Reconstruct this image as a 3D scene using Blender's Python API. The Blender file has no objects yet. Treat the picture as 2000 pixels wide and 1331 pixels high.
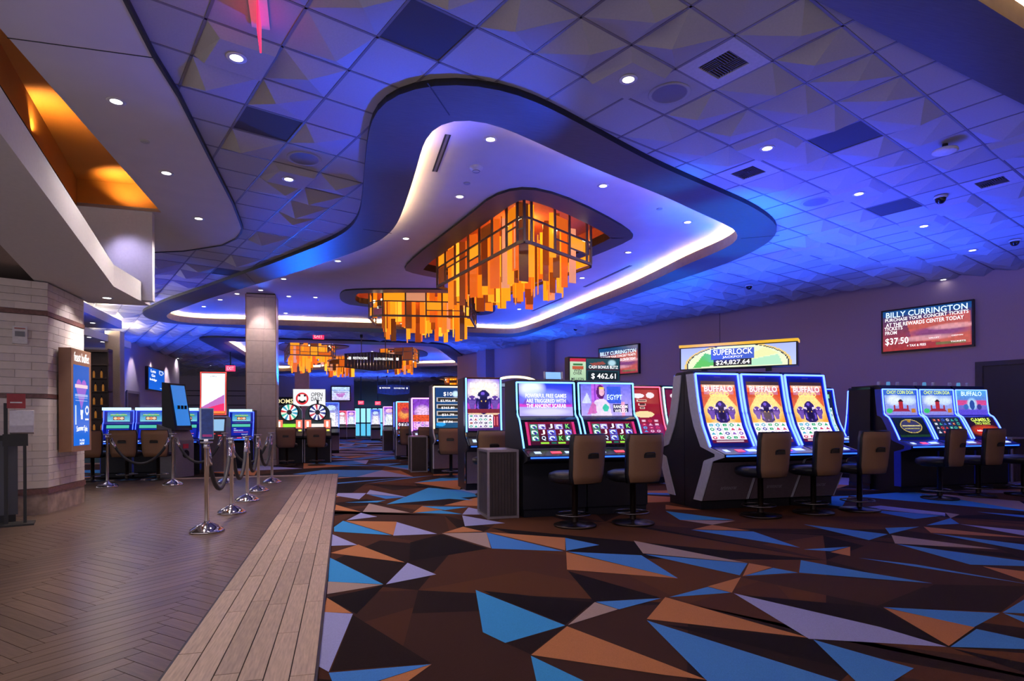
import bpy, math, random
import numpy as np
from mathutils import Vector, Matrix
from mathutils.geometry import tessellate_polygon, delaunay_2d_cdt

random.seed(7)
scene = bpy.context.scene
col = scene.collection

# ---------------------------------------------------------------- camera
F, XC, YH, TH, ROLL, CH = 1180.8, 982.86, 821.85, 0.2579, -0.0048963, 1.2
_c, _s = math.cos(ROLL), math.sin(ROLL)
R0 = Vector((math.cos(TH), -math.sin(TH), 0))
F0 = Vector((math.sin(TH), math.cos(TH), 0))
UP = Vector((0, 0, 1))
cam_data = bpy.data.cameras.new('camera')
cam_data.sensor_width = 36
cam_data.lens = F / 2000 * 36
cam_data.shift_x = (1000 - XC) / 2000
cam_data.shift_y = (YH - 665.5) / 2000
cam_data.clip_end = 300
cam = bpy.data.objects.new('camera', cam_data)
col.objects.link(cam)
ax, ay, az = _c * R0 + _s * UP, -_s * R0 + _c * UP, -F0
cam.matrix_world = Matrix(((ax.x, ay.x, az.x, 0), (ax.y, ay.y, az.y, 0), (ax.z, ay.z, az.z, CH), (0, 0, 0, 1)))
scene.camera = cam

# ---------------------------------------------------------------- light and exposure
scene.view_settings.view_transform = 'Standard'
scene.view_settings.look = 'None'
scene.view_settings.gamma = 1
scene.view_settings.exposure = 0.0
scene.view_settings.use_curve_mapping = False
scene.cycles.use_denoising = True
scene.cycles.use_light_tree = False
scene.cycles.max_bounces = 3
scene.cycles.use_adaptive_sampling = True
scene.cycles.adaptive_threshold = 0.03
scene.cycles.diffuse_bounces = 2
scene.cycles.glossy_bounces = 2
scene.cycles.transmission_bounces = 1
scene.cycles.sample_clamp_indirect = 4
world = bpy.data.worlds.new('world')
scene.world = world
world.use_nodes = True
world.node_tree.nodes['Background'].inputs[0].default_value = (0.42, 0.37, 0.41, 1)
world.node_tree.nodes['Background'].inputs[1].default_value = 2.1


def area(name, loc, rot, sx, sy, power, color, spread=None):
    d = bpy.data.lights.new(name, 'AREA')
    d.shape = 'RECTANGLE'
    d.size, d.size_y, d.energy, d.color = sx, sy, power, color
    if spread:
        d.spread = math.radians(spread)
    o = bpy.data.objects.new(name, d)
    o.location = loc
    o.rotation_euler = rot
    col.objects.link(o)
    return o


def spot(name, loc, power, color, angle=90, blend=0.6, radius=0.06, target=None):
    d = bpy.data.lights.new(name, 'SPOT')
    d.energy, d.color, d.spot_size, d.spot_blend, d.shadow_soft_size = power, color, math.radians(angle), blend, radius
    o = bpy.data.objects.new(name, d)
    o.location = loc
    if target:
        o.rotation_euler = (Vector(target) - Vector(loc)).to_track_quat('-Z', 'Y').to_euler()
    col.objects.link(o)
    return o


PI = math.pi
BLUE = (0.02, 0.085, 1.0)
DEEP = (0.03, 0.06, 1.0)
VIOLET = (0.35, 0.20, 1.0)
WARM = (1.0, 0.80, 0.62)
# blue colour-wash bars at bank-top height, some added with no bank built below, shining up at the ceiling
for (x, y, sx, sy, p, c, sp) in [
    (3.0, 7.9, 1.5, 0.3, 16, BLUE, 110), (5.8, 7.5, 2.2, 0.3, 190, DEEP, 150), (10.2, 9.1, 2.6, 0.3, 120, BLUE, 120), (8.2, 8.6, 1.2, 0.3, 190, DEEP, 155),
    (8.0, 11.2, 3.0, 0.3, 130, BLUE, 120), (8.0, 14.4, 3.0, 0.3, 120, BLUE, 120), (7.0, 18.0, 3.0, 0.3, 130, BLUE, 120), (6.2, 21.5, 3.0, 0.3, 130, BLUE, 120),
    (12.4, 6.4, 1.5, 0.3, 90, DEEP, 130),  # added out of frame, without a bank, to turn the near-right ceiling blue
    (4.0, 14.2, 3.6, 0.3, 30, VIOLET, 120), (3.6, 17.6, 3.6, 0.3, 30, DEEP, 120), (4.0, 26.0, 3.6, 0.3, 160, BLUE, 130), (4.0, 33.0, 3.6, 0.3, 220, BLUE, 130), (3.0, 43.0, 3.6, 0.3, 330, BLUE, 150),
    (-1.1, 19.0, 1.4, 0.3, 46, DEEP, 120), (-4.3, 15.6, 2.0, 0.3, 40, DEEP, 120), (-4.0, 22.5, 3.0, 0.3, 190, BLUE, 130),
    (-3.0, 29.0, 4.0, 0.3, 260, BLUE, 130), (-8.0, 26.0, 4.0, 0.3, 170, BLUE, 130), (-2.5, 36.0, 4.0, 0.3, 300, BLUE, 130), (-1.5, 43.5, 2.5, 0.3, 160, BLUE, 130)]:
    area('blue_wash_bar', (x, y, 2.02), (PI, 0, 0), sx, sy, p * .8, c, sp)
# narrower blue heads on the same bars, aimed at the wood soffit


# ---------------------------------------------------------------- pixel helpers (photo pixel -> point on a known plane)
def ray(x, y):
    a, b = (x - XC) / F, (YH - y) / F
    return (_c * a - _s * b) * R0 + (_s * a + _c * b) * UP + F0


def at(x, y, z):
    d = ray(x, y)
    t = (z - CH) / d.z
    return (d.x * t, d.y * t)


def onv(x, y, Y):
    d = ray(x, y)
    t = Y / d.y
    return (d.x * t, d.z * t + CH)


for (src, tgt, pw, an, c) in [
    ((3.0, 7.9, 2.06), at(770, 250, 4.4), 230, 46, (0.01, 0.06, 1)), ((3.2, 7.9, 2.06), at(905, 192, 4.4), 200, 40, (0.01, 0.08, 1)), ((5.4, 7.5, 2.06), at(1110, 262, 4.4), 230, 40, (0.01, 0.14, 1)),
    ((5.8, 7.5, 2.06), at(1250, 330, 4.4), 260, 44, (0.0, 0.15, 1)), ((6.2, 7.5, 2.06), at(1440, 425, 4.4), 230, 56, (0.0, 0.16, 1)), ((6.4, 10.9, 2.06), at(1460, 475, 4.4), 230, 50, (0.0, 0.16, 1)),
    ((6.2, 10.9, 2.06), at(1300, 548, 4.4), 260, 46, (0.0, 0.15, 1)), ((5.6, 17.6, 2.06), at(1100, 620, 4.4), 260, 40, (0.0, 0.12, 1)), ((4.6, 21.0, 2.06), at(1030, 652, 4.4), 260, 50, (0.0, 0.14, 1)),
    ((-1.1, 18.6, 2.06), at(600, 492, 4.4), 330, 34, (0.0, 0.10, 1)), ((-1.4, 18.6, 2.06), at(430, 570, 4.4), 420, 42, (0.0, 0.12, 1)), ((-4.4, 15.4, 2.06), at(310, 606, 4.4), 330, 46, (0.0, 0.08, 1)), ((-4.0, 15.4, 2.06), at(745, 380, 4.4), 420, 24, (0.0, 0.05, 1)),
    ((10.6, 8.9, 2.06), at(1720, 40, 4.4), 40, 50, (0.0, 0.05, 1))]:
    spot('blue_wash_head', src, pw * 3.6, c, an, 0.9, 0.05, (tgt[0], tgt[1], 4.4))


# ---------------------------------------------------------------- materials
def lin(c):
    return tuple(((v / 12.92) if v <= 0.04045 else ((v + 0.055) / 1.055) ** 2.4) for v in c)


def hexc(h):
    return lin(tuple(int(h[i:i + 2], 16) / 255 for i in (0, 2, 4)))


MATS = {}


def mat(name, base, rough=0.6, metal=0.0, var=0.08, scale=30.0, bump=0.0, emit=None, estr=0.0, coat=0.0, stretch=None, island=False, spec=None):
    if name in MATS:
        return MATS[name]
    if isinstance(base, str):
        base = hexc(base)
    m = bpy.data.materials.new(name)
    m.use_nodes = True
    nt = m.node_tree
    b = nt.nodes['Principled BSDF']
    b.inputs['Roughness'].default_value = rough
    b.inputs['Metallic'].default_value = metal
    if spec is not None:
        b.inputs['Specular IOR Level'].default_value = spec
    if coat:
        b.inputs['Coat Weight'].default_value = coat
        b.inputs['Coat Roughness'].default_value = 0.08
    tc = nt.nodes.new('ShaderNodeTexCoord')
    mp = nt.nodes.new('ShaderNodeMapping')
    nt.links.new(tc.outputs['Object'], mp.inputs['Vector'])
    if stretch:
        mp.inputs['Scale'].default_value = stretch
    nz = nt.nodes.new('ShaderNodeTexNoise')
    nz.inputs['Scale'].default_value = scale
    nz.inputs['Detail'].default_value = 2
    nt.links.new(mp.outputs['Vector'], nz.inputs['Vector'])
    rmp = nt.nodes.new('ShaderNodeMix')
    rmp.data_type = 'RGBA'
    lo = tuple(max(0, v * (1 - 2 * var)) for v in base)
    hi = tuple(min(1, v * (1 + 2 * var)) for v in base)
    rmp.inputs['A'].default_value = (*lo, 1)
    rmp.inputs['B'].default_value = (*hi, 1)
    nt.links.new(nz.outputs['Fac'], rmp.inputs['Factor'])
    out = rmp.outputs['Result']
    if island:   # every plank / brick gets its own shade
        g = nt.nodes.new('ShaderNodeNewGeometry')
        oi = nt.nodes.new('ShaderNodeObjectInfo')
        ad = nt.nodes.new('ShaderNodeMath')
        ad.operation = 'ADD'
        nt.links.new(g.outputs['Random Per Island'], ad.inputs[0])
        nt.links.new(oi.outputs['Random'], ad.inputs[1])
        fr = nt.nodes.new('ShaderNodeMath')
        fr.operation = 'FRACT'
        nt.links.new(ad.outputs[0], fr.inputs[0])
        mr = nt.nodes.new('ShaderNodeMapRange')
        mr.inputs['To Min'].default_value = 1 - island
        mr.inputs['To Max'].default_value = 1 + island
        nt.links.new(fr.outputs[0], mr.inputs['Value'])
        hs = nt.nodes.new('ShaderNodeHueSaturation')
        nt.links.new(mr.outputs[0], hs.inputs['Value'])
        nt.links.new(out, hs.inputs['Color'])
        out = hs.outputs['Color']
    nt.links.new(out, b.inputs['Base Color'])
    if bump:
        bp = nt.nodes.new('ShaderNodeBump')
        bp.inputs['Strength'].default_value = bump
        bp.inputs['Distance'].default_value = 0.01
        nt.links.new(nz.outputs['Fac'], bp.inputs['Height'])
        nt.links.new(bp.outputs['Normal'], b.inputs['Normal'])
    if emit is not None:
        if isinstance(emit, str):
            emit = hexc(emit)
        b.inputs['Emission Color'].default_value = (*emit, 1)
        b.inputs['Emission Strength'].default_value = estr
        m.cycles.emission_sampling = 'NONE'
    MATS[name] = m
    return m


def glow(name, color, strength, sample=False):
    if name in MATS:
        return MATS[name]
    if isinstance(color, str):
        color = hexc(color)
    m = bpy.data.materials.new(name)
    m.use_nodes = True
    nt = m.node_tree
    b = nt.nodes['Principled BSDF']
    b.inputs['Base Color'].default_value = (0.02, 0.02, 0.02, 1)
    b.inputs['Roughness'].default_value = 0.3
    b.inputs['Emission Color'].default_value = (*color, 1)
    b.inputs['Emission Strength'].default_value = strength
    if not sample:
        m.cycles.emission_sampling = 'NONE'
    MATS[name] = m
    return m


def screen_mat(name='lit_screen', strength=1.15):
    if name in MATS:
        return MATS[name]
    m = bpy.data.materials.new(name)
    m.use_nodes = True
    nt = m.node_tree
    b = nt.nodes['Principled BSDF']
    b.inputs['Base Color'].default_value = (0.01, 0.01, 0.01, 1)
    b.inputs['Roughness'].default_value = 0.15
    a = nt.nodes.new('ShaderNodeAttribute')
    a.attribute_name = 'picture'
    m.cycles.emission_sampling = 'NONE'
    nt.links.new(a.outputs['Color'], b.inputs['Emission Color'])
    b.inputs['Emission Strength'].default_value = strength
    MATS[name] = m
    return m


# ---------------------------------------------------------------- mesh helpers
class MB:
    def __init__(self):
        self.v, self.f, self.m = [], [], []

    def add(self, vs, fs, mi=0):
        o = len(self.v)
        self.v += [tuple(p) for p in vs]
        self.f += [tuple(i + o for i in f) for f in fs]
        self.m += [mi] * len(fs)
        return self

    def box(self, x0, y0, z0, x1, y1, z1, mi=0):
        return self.add([(x0, y0, z0), (x1, y0, z0), (x1, y1, z0), (x0, y1, z0), (x0, y0, z1), (x1, y0, z1), (x1, y1, z1), (x0, y1, z1)],
                        [(0, 3, 2, 1), (4, 5, 6, 7), (0, 1, 5, 4), (1, 2, 6, 5), (2, 3, 7, 6), (3, 0, 4, 7)], mi)

    def bar(self, a, b, w, h=None, mi=0, up=(0, 0, 1)):
        """square bar from a to b"""
        a, b = Vector(a), Vector(b)
        h = h or w
        d = (b - a).normalized()
        u = Vector(up)
        if abs(d.dot(u)) > 0.95:
            u = Vector((1, 0, 0))
        s = d.cross(u).normalized()
        t = s.cross(d)
        vs = []
        for p in (a, b):
            for i, j in ((-1, -1), (1, -1), (1, 1), (-1, 1)):
                vs.append(p + s * i * w / 2 + t * j * h / 2)
        return self.add(vs, [(3, 2, 1, 0), (4, 5, 6, 7), (0, 1, 5, 4), (1, 2, 6, 5), (2, 3, 7, 6), (3, 0, 4, 7)], mi)

    def prism(self, poly, z0, z1, mi=0):
        n = len(poly)
        tri = tessellate_polygon([[Vector((p[0], p[1], 0)) for p in poly]])
        vs = [(p[0], p[1], z0) for p in poly] + [(p[0], p[1], z1) for p in poly]
        fs = [tuple(t) for t in tri] + [tuple(i + n for i in t) for t in tri]
        fs += [(i, (i + 1) % n, n + (i + 1) % n, n + i) for i in range(n)]
        return self.add(vs, fs, mi)

    def prof(self, poly, x0, x1, mi=0):
        """extrude a (y,z) profile along x"""
        n = len(poly)
        tri = tessellate_polygon([[Vector((p[0], p[1], 0)) for p in poly]])
        vs = [(x0, p[0], p[1]) for p in poly] + [(x1, p[0], p[1]) for p in poly]
        fs = [tuple(t) for t in tri] + [tuple(i + n for i in t) for t in tri]
        fs += [(i, (i + 1) % n, n + (i + 1) % n, n + i) for i in range(n)]
        return self.add(vs, fs, mi)

    def sheet(self, path, x0, x1, mi=0, off=0.0):
        """open (y,z) path swept along x"""
        vs = []
        for i, p in enumerate(path):
            vs += [(x0, p[0], p[1]), (x1, p[0], p[1])]
        return self.add(vs, [(2 * i, 2 * i + 1, 2 * i + 3, 2 * i + 2) for i in range(len(path) - 1)], mi)

    def tube(self, path, r, n=8, mi=0, closed=False):
        P = [Vector(p) for p in path]
        k = len(P)
        o = len(self.v)
        ref = Vector((0, 0, 1))
        for i, p in enumerate(P):
            if closed:
                d = (P[(i + 1) % k] - P[i - 1])
            else:
                d = P[min(i + 1, k - 1)] - P[max(i - 1, 0)]
            d.normalize()
            u = ref if abs(d.dot(ref)) < 0.95 else Vector((1, 0, 0))
            s = d.cross(u).normalized()
            t = s.cross(d)
            rr = r[i] if isinstance(r, (list, tuple)) else r
            for j in range(n):
                a = 2 * PI * j / n
                self.v.append(tuple(p + s * math.cos(a) * rr + t * math.sin(a) * rr))
        for i in range(k if closed else k - 1):
            for j in range(n):
                a, b = o + i * n + j, o + i * n + (j + 1) % n
                c, d2 = o + ((i + 1) % k) * n + (j + 1) % n, o + ((i + 1) % k) * n + j
                self.f.append((a, b, c, d2))
                self.m.append(mi)
        if not closed:
            self.f.append(tuple(o + j for j in reversed(range(n))))
            self.f.append(tuple(o + (k - 1) * n + j for j in range(n)))
            self.m += [mi, mi]
        return self

    def lathe(self, prof, n=24, mi=0, cx=0, cy=0):
        o = len(self.v)
        for (r, z) in prof:
            for j in range(n):
                a = 2 * PI * j / n
                self.v.append((cx + r * math.cos(a), cy + r * math.sin(a), z))
        for i in range(len(prof) - 1):
            for j in range(n):
                self.f.append((o + i * n + j, o + i * n + (j + 1) % n, o + (i + 1) * n + (j + 1) % n, o + (i + 1) * n + j))
                self.m.append(mi)
        return self

    def mesh(self, name, mats, smooth=False):
        me = bpy.data.meshes.new(name)
        me.from_pydata(self.v, [], self.f)
        if not isinstance(mats, (list, tuple)):
            mats = [mats]
        for m in mats:
            me.materials.append(m)
        if any(self.m):
            me.polygons.foreach_set('material_index', self.m)
        if smooth:
            me.polygons.foreach_set('use_smooth', [True] * len(self.f))
        me.update()
        return me

    def build(self, name, mats, parent=None, smooth=False):
        return link(name, self.mesh(name, mats, smooth), parent)


def link(name, me, parent=None):
    o = bpy.data.objects.new(name, me)
    col.objects.link(o)
    if parent is not None:
        o.parent = parent
    return o


def empty(name, loc=(0, 0, 0), rz=0.0):
    o = bpy.data.objects.new(name, None)
    o.empty_display_size = 0.1
    o.location = loc
    o.rotation_euler = (0, 0, rz)
    col.objects.link(o)
    return o


def tag(o, label=None, cat=None, group=None, kind=None):
    if label:
        o['label'] = label
    if cat:
        o['category'] = cat
    if group:
        o['group'] = group
    if kind:
        o['kind'] = kind
    return o


def copy_tree(o, parent=None):
    c = o.copy()
    col.objects.link(c)
    c.parent = parent
    for ch in o.children:
        copy_tree(ch, c)
    return c


def inside(p, poly):
    x, y = p
    r = False
    n = len(poly)
    for i in range(n):
        x1, y1 = poly[i][:2]
        x2, y2 = poly[(i + 1) % n][:2]
        if (y1 > y) != (y2 > y) and x < (x2 - x1) * (y - y1) / (y2 - y1) + x1:
            r = not r
    return r


def fill_with_holes(outer, holes):
    """triangulated (points, faces) of an outline with holes"""
    vs, es = [], []
    for loop in [outer] + list(holes):
        o, n = len(vs), len(loop)
        vs += [Vector(p[:2]) for p in loop]
        es += [(o + i, o + (i + 1) % n) for i in range(n)]
    pv, _, fs, *_r = delaunay_2d_cdt(vs, es, [], 0, 1e-5)
    keep = []
    for f in fs:
        c = ((pv[f[0]].x + pv[f[1]].x + pv[f[2]].x) / 3, (pv[f[0]].y + pv[f[1]].y + pv[f[2]].y) / 3)
        if inside(c, outer) and not any(inside(c, h) for h in holes):
            keep.append(tuple(f))
    return [(p.x, p.y) for p in pv], keep


def smooth_closed(pts, it=2):
    for _ in range(it):
        q = []
        n = len(pts)
        for i in range(n):
            a, b = pts[i], pts[(i + 1) % n]
            q.append((a[0] * .75 + b[0] * .25, a[1] * .75 + b[1] * .25))
            q.append((a[0] * .25 + b[0] * .75, a[1] * .25 + b[1] * .75))
        pts = q
    return pts


def even(pts, step=.22, it=6):
    """resample a closed outline evenly and relax it"""
    n = len(pts)
    seg = [math.dist(pts[i], pts[(i + 1) % n]) for i in range(n)]
    tot = sum(seg)
    m = max(12, int(tot / step))
    out = []
    i, acc = 0, 0.0
    for k in range(m):
        d = tot * k / m
        while acc + seg[i] < d:
            acc += seg[i]
            i += 1
        t = (d - acc) / seg[i]
        a, b = pts[i], pts[(i + 1) % n]
        out.append((a[0] + (b[0] - a[0]) * t, a[1] + (b[1] - a[1]) * t))
    for _ in range(it):
        out = [((out[q - 1][0] + 2 * out[q][0] + out[(q + 1) % m][0]) / 4, (out[q - 1][1] + 2 * out[q][1] + out[(q + 1) % m][1]) / 4) for q in range(m)]
    return out


def offset_poly(pts, d):
    """offset a closed polygon; positive d grows it"""
    n = len(pts)
    A = sum(pts[i][0] * pts[(i + 1) % n][1] - pts[(i + 1) % n][0] * pts[i][1] for i in range(n))
    s = 1 if A > 0 else -1
    out = []
    for i in range(n):
        a, b = Vector(pts[i - 1][:2]), Vector(pts[(i + 1) % n][:2])
        t = (b - a).normalized()
        out.append((pts[i][0] + t.y * d * s, pts[i][1] - t.x * d * s))
    return out


# ---------------------------------------------------------------- lettering: all texts are made once, then turned into meshes
TEXT = {}
_req = [
    'feast buffet', 'SUPERLOCK', 'JACKPOT', '$24,827.64', 'BILLY CURRINGTON', 'PURCHASE YOUR CONCERT TICKETS', 'AT THE REWARDS CENTER TODAY',
    'TICKETS', 'FROM', '$37.50', '+ TAX & FEES', 'POWERFUL FREE GAMES', 'ARE TRIGGERED WITH', 'THE ANCIENT SCARAB', 'RANDOM', 'WILDS', 'EGYPT', 'J', 'K', 'Q', 'A', '10', '9',
    'BUFFALO', 'GOLD', 'CHOY COIN DOA', 'GAMBLE', 'TWO WAYS', 'RED', 'BLACK', 'aristocrat', 'OPEN', 'DAILY', 'OOMS', 'RESTROOMS', 'SOUTH BELT PARK',
    '$10', '$2,956.49', '$365.80', '$21.79', '$7.06', 'MINI', 'MAJOR', 'GRAND', '$ 462.61', 'CASH BONUS BLITZ', 'WIN', 'OVER', 'MILLION', 'EXIT', 'Summer Spin', 'Tap', 'to play', '60', 'NOW', 'Lets', 'Go', 'Indulge', 'PLAY', 'VALLEY', 'CANYON']
_tmp = []
for _t in _req:
    cu = bpy.data.curves.new('t', 'FONT')
    cu.body = _t
    cu.size = 1
    cu.align_x = 'CENTER'
    cu.align_y = 'CENTER'
    cu.resolution_u = 2
    if _t[0].isupper() or _t[0] in '$0123456789+f':
        cu.offset = 0.012
    ob = bpy.data.objects.new('t', cu)
    col.objects.link(ob)
    _tmp.append((_t, ob))
_dg = bpy.context.evaluated_depsgraph_get()
for _t, ob in _tmp:
    me = bpy.data.meshes.new_from_object(ob.evaluated_get(_dg))
    co = np.zeros(len(me.vertices) * 3)
    me.vertices.foreach_get('co', co)
    co = co.reshape(-1, 3)[:, :2]
    lo, hi = co.min(0), co.max(0)
    co = (co - (lo + hi) / 2) / (hi - lo)          # unit box
    TEXT[_t] = (co, [tuple(p.vertices) for p in me.polygons])
    bpy.data.meshes.remove(me)
for _t, ob in _tmp:
    cu = ob.data
    bpy.data.objects.remove(ob)
    bpy.data.curves.remove(cu)


def letters(text, w, h, place, m, parent, name='lettering', shear=0.0):
    """text as a flat mesh of w x h; place(s,t) maps local metres to a 3-D point"""
    co, fs = TEXT[text]
    mb = MB()
    mb.add([place(p[0] * w + shear * p[1] * h, p[1] * h) for p in co], fs)
    return mb.build(name, m, parent)


# ---------------------------------------------------------------- pictures on screens: a grid of coloured cells
class Pic:
    def __init__(self, w, h, top, bot=None):
        self.w, self.h = w, h
        t, b = np.array(hexc(top)), np.array(hexc(bot or top))
        k = np.linspace(0, 1, h)[:, None, None]
        self.a = np.ones((h, w, 3)) * ((1 - k) * t + k * b)
        self.y, self.x = np.mgrid[0:1:h * 1j, 0:1:w * 1j]      # y runs downwards
        self.asp = h / w

    def put(self, mask, c, al=1.0):
        c = np.array(hexc(c))
        mk = np.clip(mask.astype(float) * al, 0, 1)[..., None]
        self.a = self.a * (1 - mk) + c * mk
        return self

    def rect(self, x0, y0, x1, y1, c, al=1):
        return self.put((self.x >= x0) & (self.x <= x1) & (self.y >= y0) & (self.y <= y1), c, al)

    def ell(self, cx, cy, rx, ry, c, al=1, soft=0.0):
        d = ((self.x - cx) / rx) ** 2 + ((self.y - cy) / ry) ** 2
        if soft:
            return self.put(np.clip((1 - d) / soft, 0, 1), c, al)
        return self.put(d <= 1, c, al)

    def ring(self, cx, cy, rx, ry, k, c):
        d = np.sqrt(((self.x - cx) / rx) ** 2 + ((self.y - cy) / ry) ** 2)
        return self.put((d <= 1) & (d >= k), c)

    def poly(self, pts, c, al=1):
        r = np.zeros(self.x.shape, bool)
        n = len(pts)
        for i in range(n):
            (x1, y1), (x2, y2) = pts[i], pts[(i + 1) % n]
            cond = (y1 > self.y) != (y2 > self.y)
            with np.errstate(divide='ignore', invalid='ignore'):
                r ^= cond & (self.x < (x2 - x1) * (self.y - y1) / ((y2 - y1) or 1e-9) + x1)
        return self.put(r, c, al)

    def noise(self, amp, seed=1, cell=3):
        rs = np.random.RandomState(seed)
        n = rs.rand(self.h // cell + 2, self.w // cell + 2, 1)
        n = np.repeat(np.repeat(n, cell, 0), cell, 1)[:self.h, :self.w]
        self.a = np.clip(self.a * (1 + amp * (n - 0.5) * 2), 0, 1.5)
        return self

    def symbols(self, x0, y0, x1, y1, nx, ny, pal, bg='f2ecf4', seed=3, line='b9b0c8'):
        self.rect(x0, y0, x1, y1, bg)
        rs = random.Random(seed)
        dx, dy = (x1 - x0) / nx, (y1 - y0) / ny
        for i in range(nx):
            self.rect(x0 + dx * i - dx * .03, y0, x0 + dx * i + dx * .03, y1, line)
            for j in range(ny):
                cx, cy = x0 + dx * (i + .5), y0 + dy * (j + .5)
                c = rs.choice(pal)
                k = rs.randrange(3)
                if k == 0:
                    self.ring(cx, cy, dx * .33, dy * .36, .45, c)
                elif k == 1:
                    self.rect(cx - dx * .28, cy - dy * .28, cx + dx * .28, cy + dy * .28, c)
                    self.rect(cx - dx * .1, cy - dy * .1, cx + dx * .14, cy + dy * .05, 'ffffff', .7)
                else:
                    self.poly([(cx - dx * .34, cy + dy * .3), (cx, cy - dy * .36), (cx + dx * .34, cy + dy * .3)], c)
        return self

    def mesh(self, name, place, strength=1.15):
        """place(s,t): s 0..1 left to right, t 0..1 bottom to top"""
        h, w = self.h, self.w
        xs = np.linspace(0, 1, w + 1)
        ys = np.linspace(1, 0, h + 1)
        vs = [place(x, y) for y in ys for x in xs]
        fs = [(j * (w + 1) + i, (j + 1) * (w + 1) + i, (j + 1) * (w + 1) + i + 1, j * (w + 1) + i + 1) for j in range(h) for i in range(w)]
        me = bpy.data.meshes.new(name)
        me.from_pydata(vs, [], fs)
        at_ = me.color_attributes.new('picture', 'FLOAT_COLOR', 'CORNER')
        c4 = np.ones((h * w, 4, 4), np.float32)
        c4[:, :, :3] = self.a.reshape(-1, 1, 3)
        at_.data.foreach_set('color', c4.ravel())
        me.materials.append(screen_mat('lit_screen_%d' % round(strength * 100), strength))
        return me


def flat(x0, x1, z0, z1, y, y_top=None):
    """place function of an upright screen facing -y (y may lean to y_top at its top)"""
    yt = y if y_top is None else y_top
    return lambda s, t: (x0 + (x1 - x0) * s, y + (yt - y) * t, z0 + (z1 - z0) * t)

# ================================================================ STRUCTURE
ZC, ZS, ZR = 4.48, 4.41, 4.70          # tile ceiling, soffit undersides, recessed ceilings
M_tile = mat('acoustic_tile', (0.45, 0.43, 0.43), 0.85, var=0.04, scale=60, bump=0.05)
M_grid = mat('ceiling_grid_metal', (0.20, 0.18, 0.20), 0.5, var=0.05)
M_dark = mat('dark_perforated_tile', (0.055, 0.05, 0.06), 0.7, var=0.15, scale=300)
M_void = mat('black_plenum', (0.008, 0.008, 0.008), 0.9)
M_veneer = mat('soffit_wood_veneer', (0.10, 0.088, 0.08), 0.45, var=0.16, scale=5, stretch=(1, 14, 1))
M_black = mat('black_trim', (0.012, 0.012, 0.014), 0.5)
M_fascia = mat('bronze_wood_fascia', (0.26, 0.17, 0.115), 0.5, var=0.12, scale=8)
M_cream = mat('cream_plaster', (0.72, 0.64, 0.58), 0.9, var=0.03, scale=3)
M_plaster = mat('grey_plaster', (0.70, 0.65, 0.64), 0.9, var=0.03, scale=3)
M_white = mat('white_paint', (0.75, 0.73, 0.72), 0.8, var=0.03)
M_cove = glow('cove_light_strip', (1.0, 0.70, 0.38), 120, True)
M_orange = mat('orange_paint', (0.72, 0.27, 0.03), 0.7, var=0.05, scale=2)
M_wall = mat('lilac_wall_covering', (0.62, 0.46, 0.50), 0.8, var=0.05, scale=200, stretch=(1, 1, 0.1))

# ---- carpet -----------------------------------------------------
CP = {'B': '4680cc', 'C': '3c90d2', 'L': '9a9acc', 'T': 'b4744c', 'P': 'a48b84', 'D': '150e12', 'N': '472a20', 'M': '38231f', 'R': '50301f', 'K': '221617'}
cp_keys = list(CP)
cp_mats = [mat('carpet_' + k, CP[k], 0.95, var=0.13, scale=220, bump=0.25, spec=0.1) for k in cp_keys]
cm = MB().add([(-24, 0, -.002), (24, 0, -.002), (24, 54, -.002), (-24, 54, -.002)], [(0, 1, 2, 3)], 7)
rs = random.Random(21)
GX, GY = 1.25, 1.45
gx0, gy0 = -22, 0.4
NXg, NYg = 36, 36
jit = {}
for i in range(NXg + 1):
    for j in range(NYg + 1):
        jit[i, j] = (gx0 + i * GX + rs.uniform(-.42, .42) * GX + (j % 2) * 0.5, gy0 + j * GY + rs.uniform(-.42, .42) * GY)
for i in range(NXg):
    for j in range(NYg):
        a, b, c_, d = jit[i, j], jit[i + 1, j], jit[i + 1, j + 1], jit[i, j + 1]
        tris = [(a, b, c_), (a, c_, d)] if rs.random() < .5 else [(a, b, d), (b, c_, d)]
        sub = []
        for t in tris:
            if rs.random() < .75:
                k = rs.uniform(.25, .75)
                e = rs.randrange(3)
                p, q, r_ = t[e], t[(e + 1) % 3], t[(e + 2) % 3]
                mm = (p[0] + (q[0] - p[0]) * k, p[1] + (q[1] - p[1]) * k)
                sub += [(p, mm, r_), (mm, q, r_)]
            else:
                sub.append(t)
        for t in sub:
            cx, cy = sum(p[0] for p in t) / 3, sum(p[1] for p in t) / 3
            dep = cx * F0.x + cy * F0.y
            if dep < 8.4:
                k = rs.choice('DNMRKNM')
            elif dep < 20:
                k = rs.choice('BCLTPDNMRKNMRKDBTL')
            else:
                k = rs.choice('BCLTPDNMRKMLTBR')
            cm.add([(p[0], p[1], 0) for p in t], [(0, 1, 2)], cp_keys.index(k))
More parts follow.
